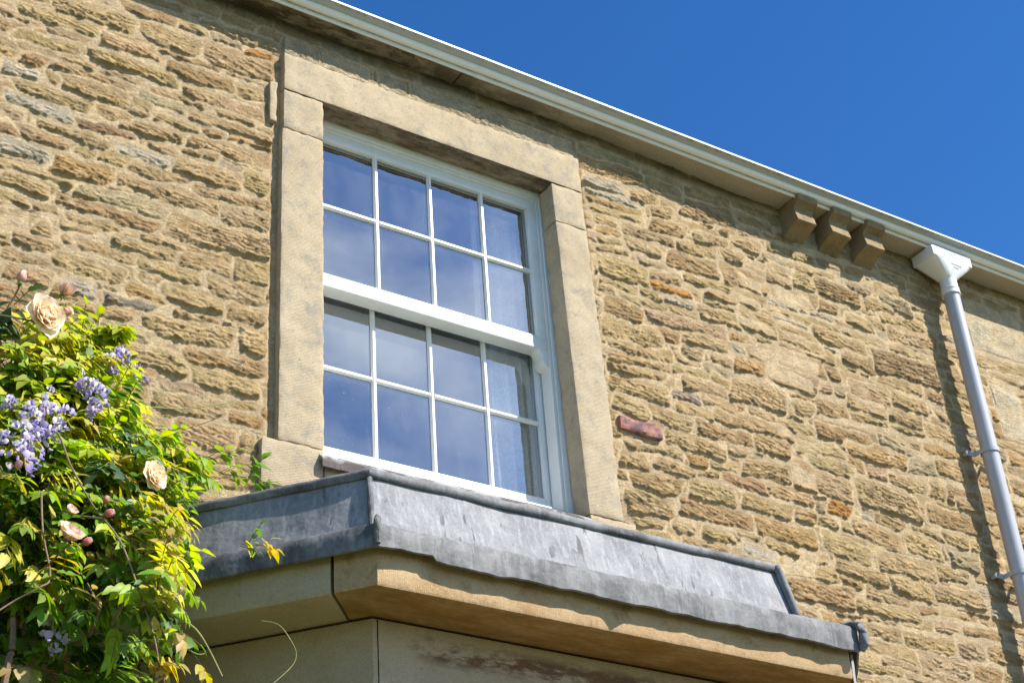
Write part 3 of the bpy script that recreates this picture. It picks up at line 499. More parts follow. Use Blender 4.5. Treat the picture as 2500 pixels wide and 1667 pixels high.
# little upright slip of stone beside the left jamb
rough_block(1.872, 1.899, 0.008, 0.05, 5.235, 5.405, 'stone_slip', MT['dressed'], wall, 0.01, 0.003, 0.005, seed=8)
sill = MB()
sill_o = rough_block(2.0625, 3.0275, -0.001, 0.060, 3.885, 3.985, 'sill', MT['dressed'], house, seed=6, bev=0.006)
rough_block(1.856, 2.060, -0.002, 0.060, 3.885, 4.035, 'sill_stool', MT['dressed'], sill_o, seed=7, bev=0.006)
rough_block(3.030, 3.215, -0.001, 0.060, 3.885, 4.035, 'sill_stool', MT['dressed'], sill_o, seed=9, bev=0.006)
# lead dressed over the front of the sill
def wavy(P, amp, sc): 
    return [(x, y+amp*fbm3((x,y,z), sc, 2), z+amp*fbm3((x+7,y,z), sc, 2)) for x, y, z in P]
prof = [(.087, 4.074), (0.0, 4.020), (-.020, 4.004), (-.024, 3.999), (-.023, 3.968), (-.017, 3.967), (-.014, 3.992), (.0, 4.006), (.087, 4.060)]
n = 90; P = []
for i in range(n):
    x = 2.043+(3.021-2.043)*i/(n-1)
    P += [(x, y, z) for y, z in wavy([(x, y, z) for y, z in prof], 0.0022, 22) for _ in (0,)] if False else wavy([(x, y, z) for y, z in prof], 0.0022, 22)
mb = MB().grid(P, n, len(prof), True); m_ = len(prof)
mb.f.append(tuple(range(m_))); mb.f.append(tuple(range((n-1)*m_, n*m_))[::-1])
mb.build('sill_flashing', MT['lead_spot'], sill_o, smooth=True, label='spotted lead strip dressed over the window sill')

# ---------------------------------------------------------------- sash window
XG = 2.545
def frame_ring(mb, x0, x1, z0, z1, wl, wr, wt, wb, y0, y1):
    mb.box(x0, x0+wl, y0, y1, z0, z1); mb.box(x1-wr, x1, y0, y1, z0, z1)
    mb.box(x0+wl, x1-wr, y0+.0004, y1, z1-wt, z1); mb.box(x0+wl, x1-wr, y0+.0004, y1, z0, z0+wb)
def bar(mb, a, b, c, y0, y1, wf, wb, vertical, ends=None):
    """glazing bar with a chamfered face; c its centre"""
    poly = [(-wf/2, y0), (wf/2, y0), (wb/2, y0+.008), (wb/2, y1), (-wb/2, y1), (-wb/2, y0+.008)]
    if vertical: mb.prism([(c+p, y) for p, y in poly], 'z', a, b)
    else: mb.add([(a, y, c+p) for p, y in poly]+[(b, y, c+p) for p, y in poly], [(0,1,2,3,4,5), (11,10,9,8,7,6)]+[(i, (i+1)%6, 6+(i+1)%6, 6+i) for i in range(6)])
mb = MB()
frame_ring(mb, 2.035, 3.075, 4.02, 5.43, .033, .070, .066, .055, .0885, .20)
fr = mb.build('window_frame', MT['pvc'], house, bevel=0.0025, label='white painted box frame of the sixteen pane sash window')
mb = MB(); frame_ring(mb, 2.0685, 3.0045, 4.0755, 5.3635, .012, .012, .012, .010, .094, .152); mb.build('parting_bead', MT['pvc'], fr, bevel=0.002)
# upper sash (outer)
us = MB(); frame_ring(us, 2.081, 2.992, 4.704, 5.351, .033, .036, .037, .054, .1005, .148)
us.box(2.10, 2.9915, .098, .1562, 4.7055, 4.752)
us_o = us.build('upper_sash', MT['pvc'], fr, bevel=0.0022)
ub = MB(); MX = (2.327, 2.545, 2.762)
for c in MX: bar(ub, 4.759, 5.314, c, .106, .1175, .008, .018, True)
for i, (a, b) in enumerate(((2.114, 2.3178), (2.3362, 2.5358), (2.5542, 2.7528), (2.7712, 2.956))): bar(ub, a, b, 5.040, .1065, .1175, .008, .018, False)
ub.build('glazing_bars', MT['pvc'], fr)
horn = [(2.952, 4.7045), (2.961, 4.698), (2.967, 4.684), (2.968, 4.668), (2.971, 4.654), (2.979, 4.643), (2.990, 4.638), (2.999, 4.640), (3.003, 4.648), (3.000, 4.655), (3.002, 4.7045)]
MB().prism(horn, 'y', .1005, .1535).build('sash_horn', MT['pvc'], fr, bevel=0.001)
MB().prism([(5.071-x, z) for x, z in horn], 'y', .1005, .1535).build('sash_horn', MT['pvc'], fr, bevel=0.001)
# lower sash (inner)
ls = MB(); frame_ring(ls, 2.081, 3.004, 4.088, 4.772, .035, .030, .038, .062, .157, .198)
ls.build('lower_sash', MT['pvc'], fr, bevel=0.0022)
lb = MB(); ML = (2.332, 2.550, 2.767)
for c in ML: bar(lb, 4.152, 4.733, c, .160, .1715, .008, .018, True)
for a, b in ((2.117, 2.3228), (2.3412, 2.5408), (2.5592, 2.7578), (2.7762, 2.973)): bar(lb, a, b, 4.443, .1605, .1715, .008, .018, False)
lb.build('glazing_bars', MT['pvc'], fr)
MB().box(2.10, 2.970, .1180, .1184, 4.745, 5.328).build('glass', MT['glass'], fr, label='sky mirroring panes of the upper sash')
MB().box(2.10, 2.985, .1720, .1724, 4.140, 4.745).build('glass', MT['glass'], fr, label='sky mirroring panes of the lower sash')
gk = MB(); sp = MB(); ib = MB()
def panes(xs_, zs_, y):
    for i in range(4):
        for j in range(2):
            x0, x1, z0, z1 = xs_[i][0], xs_[i][1], zs_[j][0], zs_[j][1]
            # dark gasket round each pane, then bright spacer, then the inner glazing bars behind the glass
            frame_ring(gk, x0-.001, x1+.001, z0-.001, z1+.001, .004, .004, .004, .004, y+.0012, y+.008)
            frame_ring(sp, x0+.001, x1-.001, z0+.001, z1-.001, .0025, .0025, .0025, .0025, y+.0085, y+.0105)
            frame_ring(gk, x0-.001, x1+.001, z0-.001, z1+.001, .006, .006, .006, .006, y+.0110, y+.017)
            frame_ring(ib, x0-.006, x1+.006, z0-.006, z1+.006, .0065, .0065, .0065, .0065, y+.0175, y+.026)
panes([(2.114, 2.318), (2.336, 2.536), (2.554, 2.753), (2.771, 2.956)], [(4.758, 5.031), (5.049, 5.314)], .1184)
panes([(2.117, 2.323), (2.341, 2.541), (2.559, 2.758), (2.776, 2.974)], [(4.150, 4.434), (4.452, 4.734)], .1724)
gk.build('gasket', MT['gasket'], fr); sp.build('spacer_bars', MT['spacer'], fr); ib.build('inner_beads', MT['pvc'], fr)

# room behind the window
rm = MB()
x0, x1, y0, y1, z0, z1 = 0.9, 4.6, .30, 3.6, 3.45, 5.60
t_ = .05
rm.box(x0-t_, x0, y0, y1, z0, 4.1); rm.box(x0-t_, x0, y0, y1, 5.3, z1); rm.box(x0-t_, x0, y0, .9, 4.1, 5.3); rm.box(x0-t_, x0, 2.6, y1, 4.1, 5.3); rm.box(x1, x1+t_, y0, y1, z0, z1); rm.box(x0-t_, x1+t_, y1, y1+t_, z0, z1)  # gap in the unseen left wall, added to let light onto the curtain
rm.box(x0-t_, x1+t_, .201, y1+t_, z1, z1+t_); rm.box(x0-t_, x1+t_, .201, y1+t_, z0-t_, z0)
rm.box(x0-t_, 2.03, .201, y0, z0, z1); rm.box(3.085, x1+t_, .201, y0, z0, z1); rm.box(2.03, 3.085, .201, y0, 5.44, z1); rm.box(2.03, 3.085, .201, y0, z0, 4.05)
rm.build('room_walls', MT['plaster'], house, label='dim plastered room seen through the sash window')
# curtain: hangs inside, moves by itself
P = []; n = 90; m_ = 14
for i in range(n):
    u = i/(n-1); x = 2.80+.27*u
    for j in range(m_):
        v = j/(m_-1); a = 0.5+0.5*v
        P.append((x+.004*math.sin(u*23+v*2), .238+.028*a*math.sin(u*2*PI*5.0+.5*math.sin(v*3)) + .006*math.sin(u*40+3*v), 5.42-1.38*v))
back = [(x, y+.004, z) for x, y, z in P]
mb = MB().grid(P, n, m_); mb.grid(back, n, m_)
cu = mb.build('curtain', MT['curtain'], None, smooth=True, angle=80); at_ = cu.data.attributes.new('leaf_color', 'FLOAT_COLOR', 'POINT'); at_.data.foreach_set('color', [.95, .95, .93, 1.0]*len(cu.data.vertices)); tag(cu, 'pale folded curtain hanging inside the right edge of the sash window', 'curtain')

# ---------------------------------------------------------------- eaves
def slab(x0, x1, name='eaves_slab', **k):
    return rough_block(x0, x1, -.055, .14, 5.7115, 5.772, name, MT['soffit'], house, step=0.03, amp=0.0012, bev=0.003, **k)
slab(-1.6, 2.612, label='dark stained stone eaves slab left of the joint'); slab(2.618, 8.2, label='paler stone eaves slab running to the right', seed=3)
rf = MB()
for k in range(22):
    y = .02+.19*k; z = 5.79+.115*k
    rf.add([(-1.7, y, z), (8.3, y, z), (8.3, y+.25, z+.150), (-1.7, y+.25, z+.150), (-1.7, y, z+.012), (8.3, y, z+.012), (8.3, y+.25, z+.162), (-1.7, y+.25, z+.162)],
           [(0,3,2,1),(4,5,6,7),(0,1,5,4),(1,2,6,5),(2,3,7,6),(3,0,4,7)])
rf.build('roof', MT['slate'], house)
gb = MB(); gb.box(-1.6, -1.45, .05, 8, 0, 5.78); gb.box(8.05, 8.2, .05, 8, 0, 5.78); gb.box(-1.6, 8.2, 7.9, 8.05, 0, 5.78); gb.build('rear_walls', MT['dressed'], house)
# corbels
cprof = [(-.079, 5.7095), (-.080, 5.698), (-.075, 5.684), (-.064, 5.680), (-.046, 5.670), (-.040, 5.658), (-.042, 5.645), (-.0525, 5.601), (-.048, 5.5965), (-.020, 5.592), (.010, 5.583), (.040, 5.566), (.07, 5.548), (.07, 5.7095)]
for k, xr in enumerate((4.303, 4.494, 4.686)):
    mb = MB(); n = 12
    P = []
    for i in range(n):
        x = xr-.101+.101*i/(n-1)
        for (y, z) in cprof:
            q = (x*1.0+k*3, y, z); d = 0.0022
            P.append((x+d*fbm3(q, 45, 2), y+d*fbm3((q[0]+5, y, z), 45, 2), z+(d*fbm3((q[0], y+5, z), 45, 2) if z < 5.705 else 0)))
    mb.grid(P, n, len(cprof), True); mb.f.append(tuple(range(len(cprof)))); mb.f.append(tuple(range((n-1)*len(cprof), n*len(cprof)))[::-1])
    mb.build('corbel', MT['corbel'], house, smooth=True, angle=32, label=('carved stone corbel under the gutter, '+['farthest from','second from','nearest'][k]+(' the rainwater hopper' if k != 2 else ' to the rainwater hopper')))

# ---------------------------------------------------------------- bay
def bay_w(p): return .673+(p-.611)*.466
CD = Vector((-.643, .766, 0))
def bay_pt(s, p, z):
    """s: 0..1 left cant from the wall to the corner, 1..2 front, 2..3 right cant"""
    w_ = bay_w(p); c1 = Vector((2.54-w_, -p, z)); c2 = Vector((2.54+w_, -p, z)); Lc = (p+.06)/.766
    if s <= 1: return c1+CD*Lc*(1-s)
    if s <= 2: return c1.lerp(c2, s-1)
    return c2+Vector((.643, .766, 0))*Lc*(s-2)
def bay_sweep(prof, ss, name, mat, parent, amp=0.0, sc=12, wave=None, smooth=True, angle=38, label=None, sub=1, ends=True, sfun=None):
    pr = []
    for i in range(len(prof)):
        a = prof[i]; b = prof[(i+1) % len(prof)]; L_ = math.hypot(a[0]-b[0], a[1]-b[1]); k = max(1, int(L_/0.028)) if sub else 1
        for j in range(k): pr.append((a[0]+(b[0]-a[0])*j/k, a[1]+(b[1]-a[1])*j/k))
    P = []
    for s in ss:
        for (p, z) in pr:
            q = bay_pt(sfun(s, p) if sfun else s, p, z)
            if amp:
                d = amp*fbm3(q, sc, 3); nrm = Vector((-.766, -.643, 0)) if s < 1 else (Vector((0, -1, 0)) if s <= 2 else Vector((.766, -.643, 0)))
                q = q+nrm*d
            if wave: q = wave(s, p, z, q)
            P.append(q)
    mb = MB().grid(P, len(ss), len(pr), True)
    if ends: mb.f.append(tuple(range(len(pr)))); mb.f.append(tuple(range((len(ss)-1)*len(pr), len(ss)*len(pr)))[::-1])
    return mb.build(name, mat, parent, smooth=smooth, angle=angle, label=label)
def srange(a, b, n):
    v = [a+(b-a)*i/(n-1) for i in range(n)]
    for k in (1, 2):
        if a < k < b: v += [k]
    return sorted(set(round(t, 5) for t in v))
bay = bay_sweep([(.60, 0), (.60, 3.232), (.42, 3.232), (.42, 0)], [1.012, 1.3, 1.7, 2, 3], 'bay_window', MT['baywall'], house, smooth=False, sub=0, label='dressed stone canted bay projecting below the sash window')
bay_sweep([(.60, 0), (.60, 3.2315), (.42, 3.2315), (.42, 0)], [0, .5, 1, 1.0095], 'bay_side_stone', MT['baywall'], bay, smooth=False, sub=0)
def sj(p): return 1-(.113 if p > .768 else .113-(.77-p)*.32)/((p+.06)/.766)
prC = [(.45, 3.360), (.768, 3.360), (.7705, 3.352), (.771, 3.243), (.768, 3.2355), (.762, 3.233), (.70, 3.2345), (.63, 3.2335), (.612, 3.233), (.603, 3.239), (.45, 3.239)]
bay_sweep(prC, [i/26 for i in range(27)], 'cornice', MT['cornice_grey'], bay, amp=0.0015, sc=25, sfun=lambda s, p: s*(sj(p)-.004), label='grey shaded cornice stone on the left cant')
bay_sweep(prC, [i/12 for i in range(13)]+[1+i/60 for i in range(1, 61)]+[2+i/14 for i in range(1, 15)], 'cornice', MT['cornice_warm'], bay, amp=0.0016, sc=25,
          sfun=lambda s, p: (sj(p)+.004+(1-sj(p)-.004)*s) if s <= 1 else s, label='warm orange cornice stone along the front')
# lead: roof skirt with drip, upstand, capping
def dripwave(s, p, z, q):
    q = q.copy()
    if p > .785:
        t = max(0, min(1, (3.385-z)/.07)); x = q.x
        amp = 0.5 if s < 1 else 1.0
        q.z += t*amp*(0.006*fbm3((x*1.0, 2, s), 7, 2)+0.0016*fbm3((x, 5, s), 21, 2)) - (t*.012 if 1.1 < s <= 2 else 0)
        q.y -= amp*(0.006*fbm3((x, 1, z*.6), 6, 2)*(1+fbm3((x, 9, 0), 2.5, 1))+0.0028*fbm3((x, 4, z), 27, 2))
        if 1 <= s <= 2:                               # buckled welt a little over half way along
            dd = (s-1.475)/.016; q.y -= .009*math.exp(-dd*dd)*(0.4+t); q.z -= .008*t*math.exp(-dd*dd)
    return q
prD = [(.45, 3.400), (.655, 3.389), (.775, 3.384), (.797, 3.380), (.803, 3.371), (.804, 3.352), (.8045, 3.334), (.804, 3.318), (.798, 3.316), (.796, 3.340), (.793, 3.362), (.45, 3.362)]
bay_sweep(prD, srange(0, 3, 460), 'lead_skirt', MT['lead_dark'], bay, amp=0.0012, sc=20, wave=dripwave, sub=0, label='crinkled lead drip skirt over the cornice')
prU = [(.45, 3.61), (.610, 3.61), (.6125, 3.60), (.635, 3.50), (.660, 3.388), (.45, 3.388)]
bay_sweep(prU, srange(0, 3, 150), 'lead_upstand', MT['lead'], bay, amp=0.0035, sc=7, label='tall sloping lead clad upstand streaked with white')
prK = [(.10, 3.690), (.60, 3.637), (.613, 3.634), (.620, 3.629), (.6225, 3.621), (.621, 3.611), (.616, 3.606), (.606, 3.611), (.10, 3.650)]
bay_sweep(prK, srange(0, 3, 220), 'lead_capping', MT['lead_dark'], bay, amp=0.002, sc=9, sub=0,
          wave=lambda s, p, z, q: Vector((q.x, q.y, q.z+0.002*fbm3((q.x, 3, s), 6, 2))), label='rounded lead capping along the top of the upstand')
rl = MB()
def bp_(s, p, z): return bay_pt(s, p, z)
rl.tube([bp_(2, .618, 3.622), bp_(2, .624, 3.60), bp_(2, .640, 3.52), bp_(2, .652, 3.46), bp_(2, .668, 3.385)], [.012, .0125, .012, .012, .013], 12)
rl.build('lead_roll', MT['lead_dark'], bay, smooth=True)
rl = MB()
rl.tube([bp_(1, .612, 3.606), bp_(1, .634, 3.52), bp_(1, .662, 3.392)], [.008, .008, .008], 10)
pts = [bp_(1.0, .799, 3.399), bp_(1.0, .808, 3.385), bp_(1.0, .810, 3.35), bp_(1.0, .808, 3.322)]
rl.tube(pts, [.004, .009, .010, .007], 10); rl.tube([bp_(1, .66, 3.393), bp_(1, .73, 3.392), bp_(1, .80, 3.392)], .007, 8)
rl.build('lead_roll', MT['lead_dark'], bay, smooth=True)
rl = MB()
rl.tube([bp_(2, .70, 3.388), bp_(2, .79, 3.388), bp_(2, .812, 3.378), bp_(2, .818, 3.35), bp_(2, .816, 3.322), bp_(2, .806, 3.305)], [.008, .011, .014, .0145, .014, .008], 12)
rl.build('lead_roll', MT['lead_dark'], bay, smooth=True)
# apron of lead hanging down the far corner of the bay
P = []
for i in range(16):
    z = 3.318-.034*i
    for j in range(5):
        P.append((3.292+.011*j+.008*i*.1+.005*math.sin(i*1.3+j), -.772+.010*j+.008*math.sin(i*.9+j*1.7), z))
q_ = [(x+.004, y+.006, z) for x, y, z in P]
mb = MB().grid(P, 16, 5); mb.grid(q_, 16, 5); mb.build('lead_apron', MT['lead'], bay, smooth=True)

# ---------------------------------------------------------------- gutter
gu = thing('gutter', (3.3, -.1, 5.70), 'white moulded gutter with grimy edges along the top of the wall', 'gutter')
gp = [(-.052, 5.7035), (-.0575, 5.7030), (-.0587, 5.7045), (-.0587, 5.7135), (-.0630, 5.7150), (-.0670, 5.7155), (-.0700, 5.7140), (-.0770, 5.7130), (-.0835, 5.7150), (-.0878, 5.7200), (-.0890, 5.7260), (-.0876, 5.7310), (-.0885, 5.7328),
      (-.096, 5.7338), (-.106, 5.7345), (-.1150, 5.7352), (-.1185, 5.7358), (-.1203, 5.7368), (-.1208, 5.7380), (-.1208, 5.7450), (-.1180, 5.7460), (-.117, 5.7400), (-.084, 5.7370), (-.080, 5.7200), (-.060, 5.7180), (-.0558, 5.760), (-.0555, 5.704)]
nv = len(gp); n = 400; P = []
for i in range(n):
    x = -1.6+9.8*i/(n-1); w_ = .0012*fbm3((x, 0, 0), 1.2, 2)
    P += [(x, y, z+w_*.6) for y, z in gp]
mb = MB().grid(P, n, nv, True); mb.f.append(tuple(range(nv))); mb.f.append(tuple(range((n-1)*nv, n*nv))[::-1])
go = mb.build('trough', MT['gutter'], gu, smooth=True, angle=40)
at = go.data.attributes.new('profile', 'FLOAT', 'POINT')
front = 20
at.data.foreach_set('value', [min(1.0, (i % nv)/(front-1)) if (i % nv) < front else 1.0 for i in range(len(go.data.vertices))] if len(go.data.vertices) == n*nv else [0]*len(go.data.vertices))

for xu in (0.35, 2.66, 6.4):                       # union clips where lengths of gutter meet
    P = []; k_ = 6
    for i in range(k_):
        x = xu+.045*i/(k_-1)
        P += [(x, y-.0016 if j > 2 else y, z-.0012) for j, (y, z) in enumerate(gp[:20])]
    P2 = [(x, y+.003, z+.003) for x, y, z in P]
    mb = MB().grid(P, k_, 20); mb.grid(P2, k_, 20)
    uo = mb.build('union_clip', MT['gutter'], gu, smooth=True, angle=40); at = uo.data.attributes.new('profile', 'FLOAT', 'POINT')
    at.data.foreach_set('value', [(i % 20)/19 for i in range(len(uo.data.vertices))])

# ---------------------------------------------------------------- rainwater hopper and downpipe
PX, PY = 5.078, -.027
dp = thing('downpipe', (PX, PY, 0), 'round pale grey downpipe with white hopper fixed to the stone wall', 'downpipe')
hp = MB()
X0, X1, Y0, Y1, ZT, ZB = 4.950, 5.186, -.088, .036, 5.702, 5.650
hp.box(X0, X1, Y0, Y1, ZB, ZT)
n = 32; top = []; bot = []
for k in range(n):
    a = 2*PI*(k+.5)/n; ca, sa = math.cos(a), math.sin(a); s = 1/max(abs(ca), abs(sa))
    top.append(((X0+X1)/2+ca*s*(X1-X0)/2, (Y0+Y1)/2+sa*s*(Y1-Y0)/2, ZB-.0005)); bot.append((PX+ca*.036, PY+sa*.036, 5.583))
hp.add(top+bot, [(k, (k+1)%n, n+(k+1)%n, n+k) for k in range(n)]+[tuple(range(n))[::-1]])
ho = hp.build('hopper', MT['hopper'], dp, bevel=0.003, angle=25, label='white tapering rainwater hopper head below the gutter')
tb = MB().tube([(PX, PY, 5.586), (PX, PY, 5.535)], .0365, 32); tb.tube([(PX, PY, 5.5345), (PX, PY, 5.530)], .0400, 32); tb.tube([(PX, PY, 5.5295), (PX, PY, 5.512)], .0385, 32); tb.tube([(PX, PY, 5.5115), (PX, PY, 5.506)], .0405, 32)
tb.build('collar', MT['hopper'], dp, smooth=True, angle=30)
MB().tube([(PX, PY, 5.52), (PX, PY, 0.25), (PX, PY-.02, .16), (PX, PY-.10, .08)], .0345, 40).build('pipe', MT['pipe'], dp, smooth=True, angle=50)
# faint moulded lines of lettering on the hopper's sloping front
mk = MB()
for row, (u0, u1, t_) in enumerate(((.36, .80, .18), (.45, .70, .34))):
    k = 0; u = u0
    while u < u1:
        du = random.uniform(.006, .016)
        x = X0+(X1-X0)*(.20+.6*u)+.01; yy = Y0+(PY-.036-Y0)*t_-.0012; zz = ZB+(5.583-ZB)*t_
        mk.box(x, x+du*.12, yy-.0004, yy+.0012, zz-.0014, zz+.0014); u += du+.012
mk.build('moulded_lettering', MT['hopper'], ho)
for z in (4.745, 4.205):
    br = MB(); R0 = .0362; R1 = .0395; P = []
    for k in range(33):
        a = 2*PI*k/32
        for r_, zz in ((R0, z-.0095), (R1, z-.0095), (R1, z+.0095), (R0, z+.0095)): P.append((PX+r_*math.cos(a), PY+r_*math.sin(a), zz))
    br.grid(P, 33, 4, True)
    for sgn in (-1, 1):
        br.box(min(PX+sgn*.036, PX+sgn*.078), max(PX+sgn*.036, PX+sgn*.078), .018, .023, z-.0095, z+.0095)
        br.box(min(PX+sgn*.036, PX+sgn*.041), max(PX+sgn*.036, PX+sgn*.041), PY, .020, z-.009, z+.009)
        br.tube([(PX+sgn*.078, .017, z), (PX+sgn*.078, .024, z)], .0105, 16)
        br.tube([(PX+sgn*.076, .024, z), (PX+sgn*.076, .06, z)], .007, 10)
    b_ = br.build('pipe_clip', MT['pipe'], dp, smooth=True, angle=30)
    sc_ = MB()
    for sgn in (-1, 1): MB().tube([(PX+sgn*.079, .0155, z), (PX+sgn*.079, .0175, z)], .005, 12).build('screw', MT['screw'], b_)

# ---------------------------------------------------------------- climbing plants
R_ = random.Random(5)
class LeafMesh:
    def __init__(s): s.v = []; s.f = []; s.c = []
    def leaf(s, p, d, nrm, L_, W, col, droop=.25, fold=.25, seg=4, tip=1.0, wavy=0.0):
        """pointed leaf: two rows of faces folded along the midrib"""
        d = d.normalized(); side = d.cross(nrm)
        if side.length < 1e-4: side = d.cross(Vector((0,0,1)))
        side.normalize(); n_ = side.cross(d).normalized(); b = len(s.v); ph = R_.uniform(0, 6)
        for i in range(seg+1):
            t = i/seg; w_ = W*math.sin(PI*min(1, t**0.80*1.0))**0.85*(1-.25*t) if 0 < t < 1 else 0.0
            c = p+d*(L_*t)-n_*(droop*L_*t*t)
            up = n_*(w_*fold+wavy*W*math.sin(ph+t*7))
            if i in (0, seg): s.v.append(c); s.c.append(col)
            else:
                s.v += [c-side*w_+up, c, c+side*w_+up]; s.c += [col, tuple(v*1.06 for v in col), tuple(v*.95 for v in col)]
        s.f += [(b, b+1, b+2), (b, b+2, b+3)]
        for i in range(1, seg-1):
            q = b+1+(i-1)*3; s.f += [(q, q+3, q+4, q+1), (q+1, q+4, q+5, q+2)]
        q = b+1+(seg-2)*3; e = b+1+(seg-1)*3; s.f += [(q, e, q+1), (q+1, e, q+2)]
    def petal(s, p, d, nrm, L_, W, col, cup=.5, tipcol=None, n=4, roll=0.0):
        d = d.normalized(); side = d.cross(nrm); 
        if side.length < 1e-4: side = d.cross(Vector((1,0,0)))
        side.normalize(); n_ = side.cross(d).normalized(); b = len(s.v); m = 5
        for i in range(n+1):
            t = i/n; w_ = W*(0.28+.72*math.sin(PI*(.08+.62*t))) if i < n else W*.55
            for j in range(m):
                u = (j-(m-1)/2)/((m-1)/2)
                q = p+d*(L_*(t-.10*u*u*t))+side*(w_*u)+n_*(cup*L_*(t*t*.55)+cup*W*.5*u*u) - n_*(roll*L_*max(0, t-.7)**1.2*2) + n_*(.03*L_*math.sin(u*4+t*5))
                s.v.append(q); k = t; tc_ = tipcol or col
                s.c.append(tuple(col[z_]*(1-k)+tc_[z_]*k for z_ in range(3)))
        for i in range(n):
            for j in range(m-1): s.f.append((b+i*m+j, b+(i+1)*m+j, b+(i+1)*m+j+1, b+i*m+j+1))
    def blob(s, p, r, col, ax=Vector((0,0,1)), el=1.3):
        """small plump ellipsoid (bud, keel, hip)"""
        b = len(s.v); ax = ax.normalized(); u = ax.cross(Vector((.3,.8,.1))).normalized(); w_ = ax.cross(u); n = 7; m = 5
        s.v.append(p-ax*r*el); s.c.append(col)
        for i in range(1, m):
            a = PI*i/m
            for k in range(n):
                q = 2*PI*k/n; s.v.append(p-ax*(r*el*math.cos(a))+(u*math.cos(q)+w_*math.sin(q))*(r*math.sin(a))); s.c.append(col)
        s.v.append(p+ax*r*el); s.c.append(col)
        for k in range(n): s.f.append((b, b+1+(k+1)%n, b+1+k)); s.f.append((len(s.v)-1, b+1+(m-2)*n+k, b+1+(m-2)*n+(k+1)%n))
        for i in range(m-2):
            for k in range(n): s.f.append((b+1+i*n+k, b+1+i*n+(k+1)%n, b+1+(i+1)*n+(k+1)%n, b+1+(i+1)*n+k))
    def build(s, name, mat, parent, smooth=True, label=None):
        off = BASE[parent.name]
        me = bpy.data.meshes.new(name); me.from_pydata([tuple(Vector(v)-off) for v in s.v], [], s.f); me.update()
        at = me.attributes.new('leaf_color', 'FLOAT_COLOR', 'POINT'); a = np.ones((len(s.v), 4), dtype=np.float32); a[:, :3] = np.array(s.c); at.data.foreach_set('color', a.ravel())
        me.polygons.foreach_set('use_smooth', [smooth]*len(me.polygons)); me.materials.append(mat)
        o = bpy.data.objects.new(name, me); COL.objects.link(o); o.parent = parent
        if label: o['label'] = label
        return o
def rv(a=1.0): return Vector((R_.gauss(0, 1), R_.gauss(0, 1), R_.gauss(0, 1))).normalized()*a
def jit(c, a): k = R_.uniform(1-a, 1+a); return tuple(max(0, v*k*R_.uniform(1-a*.35, 1+a*.35)) for v in c)
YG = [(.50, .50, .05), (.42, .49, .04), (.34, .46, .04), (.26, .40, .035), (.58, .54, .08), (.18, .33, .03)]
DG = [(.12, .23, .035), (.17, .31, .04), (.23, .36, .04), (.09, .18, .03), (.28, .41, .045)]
BZ = [(.42, .32, .10), (.48, .38, .14), (.50, .40, .03)]
wis = thing('wisteria', (1.15, -.35, 0), 'wisteria with yellow green leaves and mauve flower clusters climbing beside the bay', 'climbing plant')
lm = LeafMesh(); st = MB()
SUNH = Vector((SUNV.x, SUNV.y, SUNV.z))
ROSES = [(1.086, -0.36, 4.013, 0.053), (1.127, -0.36, 4.098, 0.029), (1.143, -0.34, 4.056, 0.027), (1.018, -0.34, 4.119, 0.018), (1.334, -0.52, 3.534, 0.037), (1.064, -0.74, 3.282, 0.017), (1.045, -0.8, 3.196, 0.025), (1.082, -0.8, 3.186, 0.011), (1.154, -0.72, 3.304, 0.012), (1.145, -0.72, 3.335, 0.009), (0.958, -0.68, 3.396, 0.009)]
CLEAR = [(Vector(q[:3]), q[3]*1.5+.07) for q in ROSES]+[(Vector(q[:3]), q[3]*.9+.02) for q in [(1.028, -0.58, 3.554, 0.058), (0.961, -0.62, 3.44, 0.053), (0.999, -0.58, 3.517, 0.049), (1.269, -0.28, 3.929, 0.025), (1.328, -0.2, 4.019, 0.019), (1.192, -0.42, 3.738, 0.029), (1.163, -0.42, 3.774, 0.024), (1.19, -0.42, 3.707, 0.021), (1.432, -0.05, 4.071, 0.03), (0.99, -0.4, 3.672, 0.017), (1.069, -0.6, 3.03, 0.032), (1.169, -0.7, 2.966, 0.032), (1.137, -0.65, 2.959, 0.027), (1.287, -0.75, 3.094, 0.015), (1.184, -0.65, 3.115, 0.023), (1.038, -0.5, 3.083, 0.013)]]
def compound(p, d, cols, size=.05, pairs=None, curve=.5):
    """pinnate wisteria leaf"""
    for c_, r_ in CLEAR:
        if (p-c_).length < r_ or ((p-c_).y < .06 and (Vector((p.x-c_.x, 0, p.z-c_.z))).length < r_*1.25): return
    pairs = pairs or R_.choice((3, 4, 4, 5, 5)); d = d.normalized(); pts = [p]; q = p; dd = d
    for i in range(pairs+1):
        dd = (dd+Vector((0, 0, -curve/pairs))+rv(.04)).normalized(); q = q+dd*(size*.42 if i else size*.7); pts.append(q)
    up = (Vector((0, 0, 1))*.4+SUNH*1.0+rv(.42)); side = dd.cross(up).normalized(); c0 = jit(R_.choice(cols), .14)
    for i, a in enumerate(pts[1:]):
        last = i == pairs; k = size*(.75+.35*math.sin(PI*(i+1)/(pairs+1)))*R_.uniform(.85, 1.15)
        col = jit(c0, .12)
        if last: lm.leaf(a, dd+Vector((0, 0, -.3))+rv(.15), up, k*1.1, k*.31, col, .22, .22, wavy=.08)
        else:
            for sg in (-1, 1):
                lm.leaf(a, dd*.55+side*sg+Vector((0, 0, -.35))+rv(.22), up+rv(.3), k, k*.30, jit(col, .08), R_.uniform(.1, .4), R_.uniform(.1, .35), wavy=.08)
    st.tube(pts, [.0011]*len(pts), 4, False)
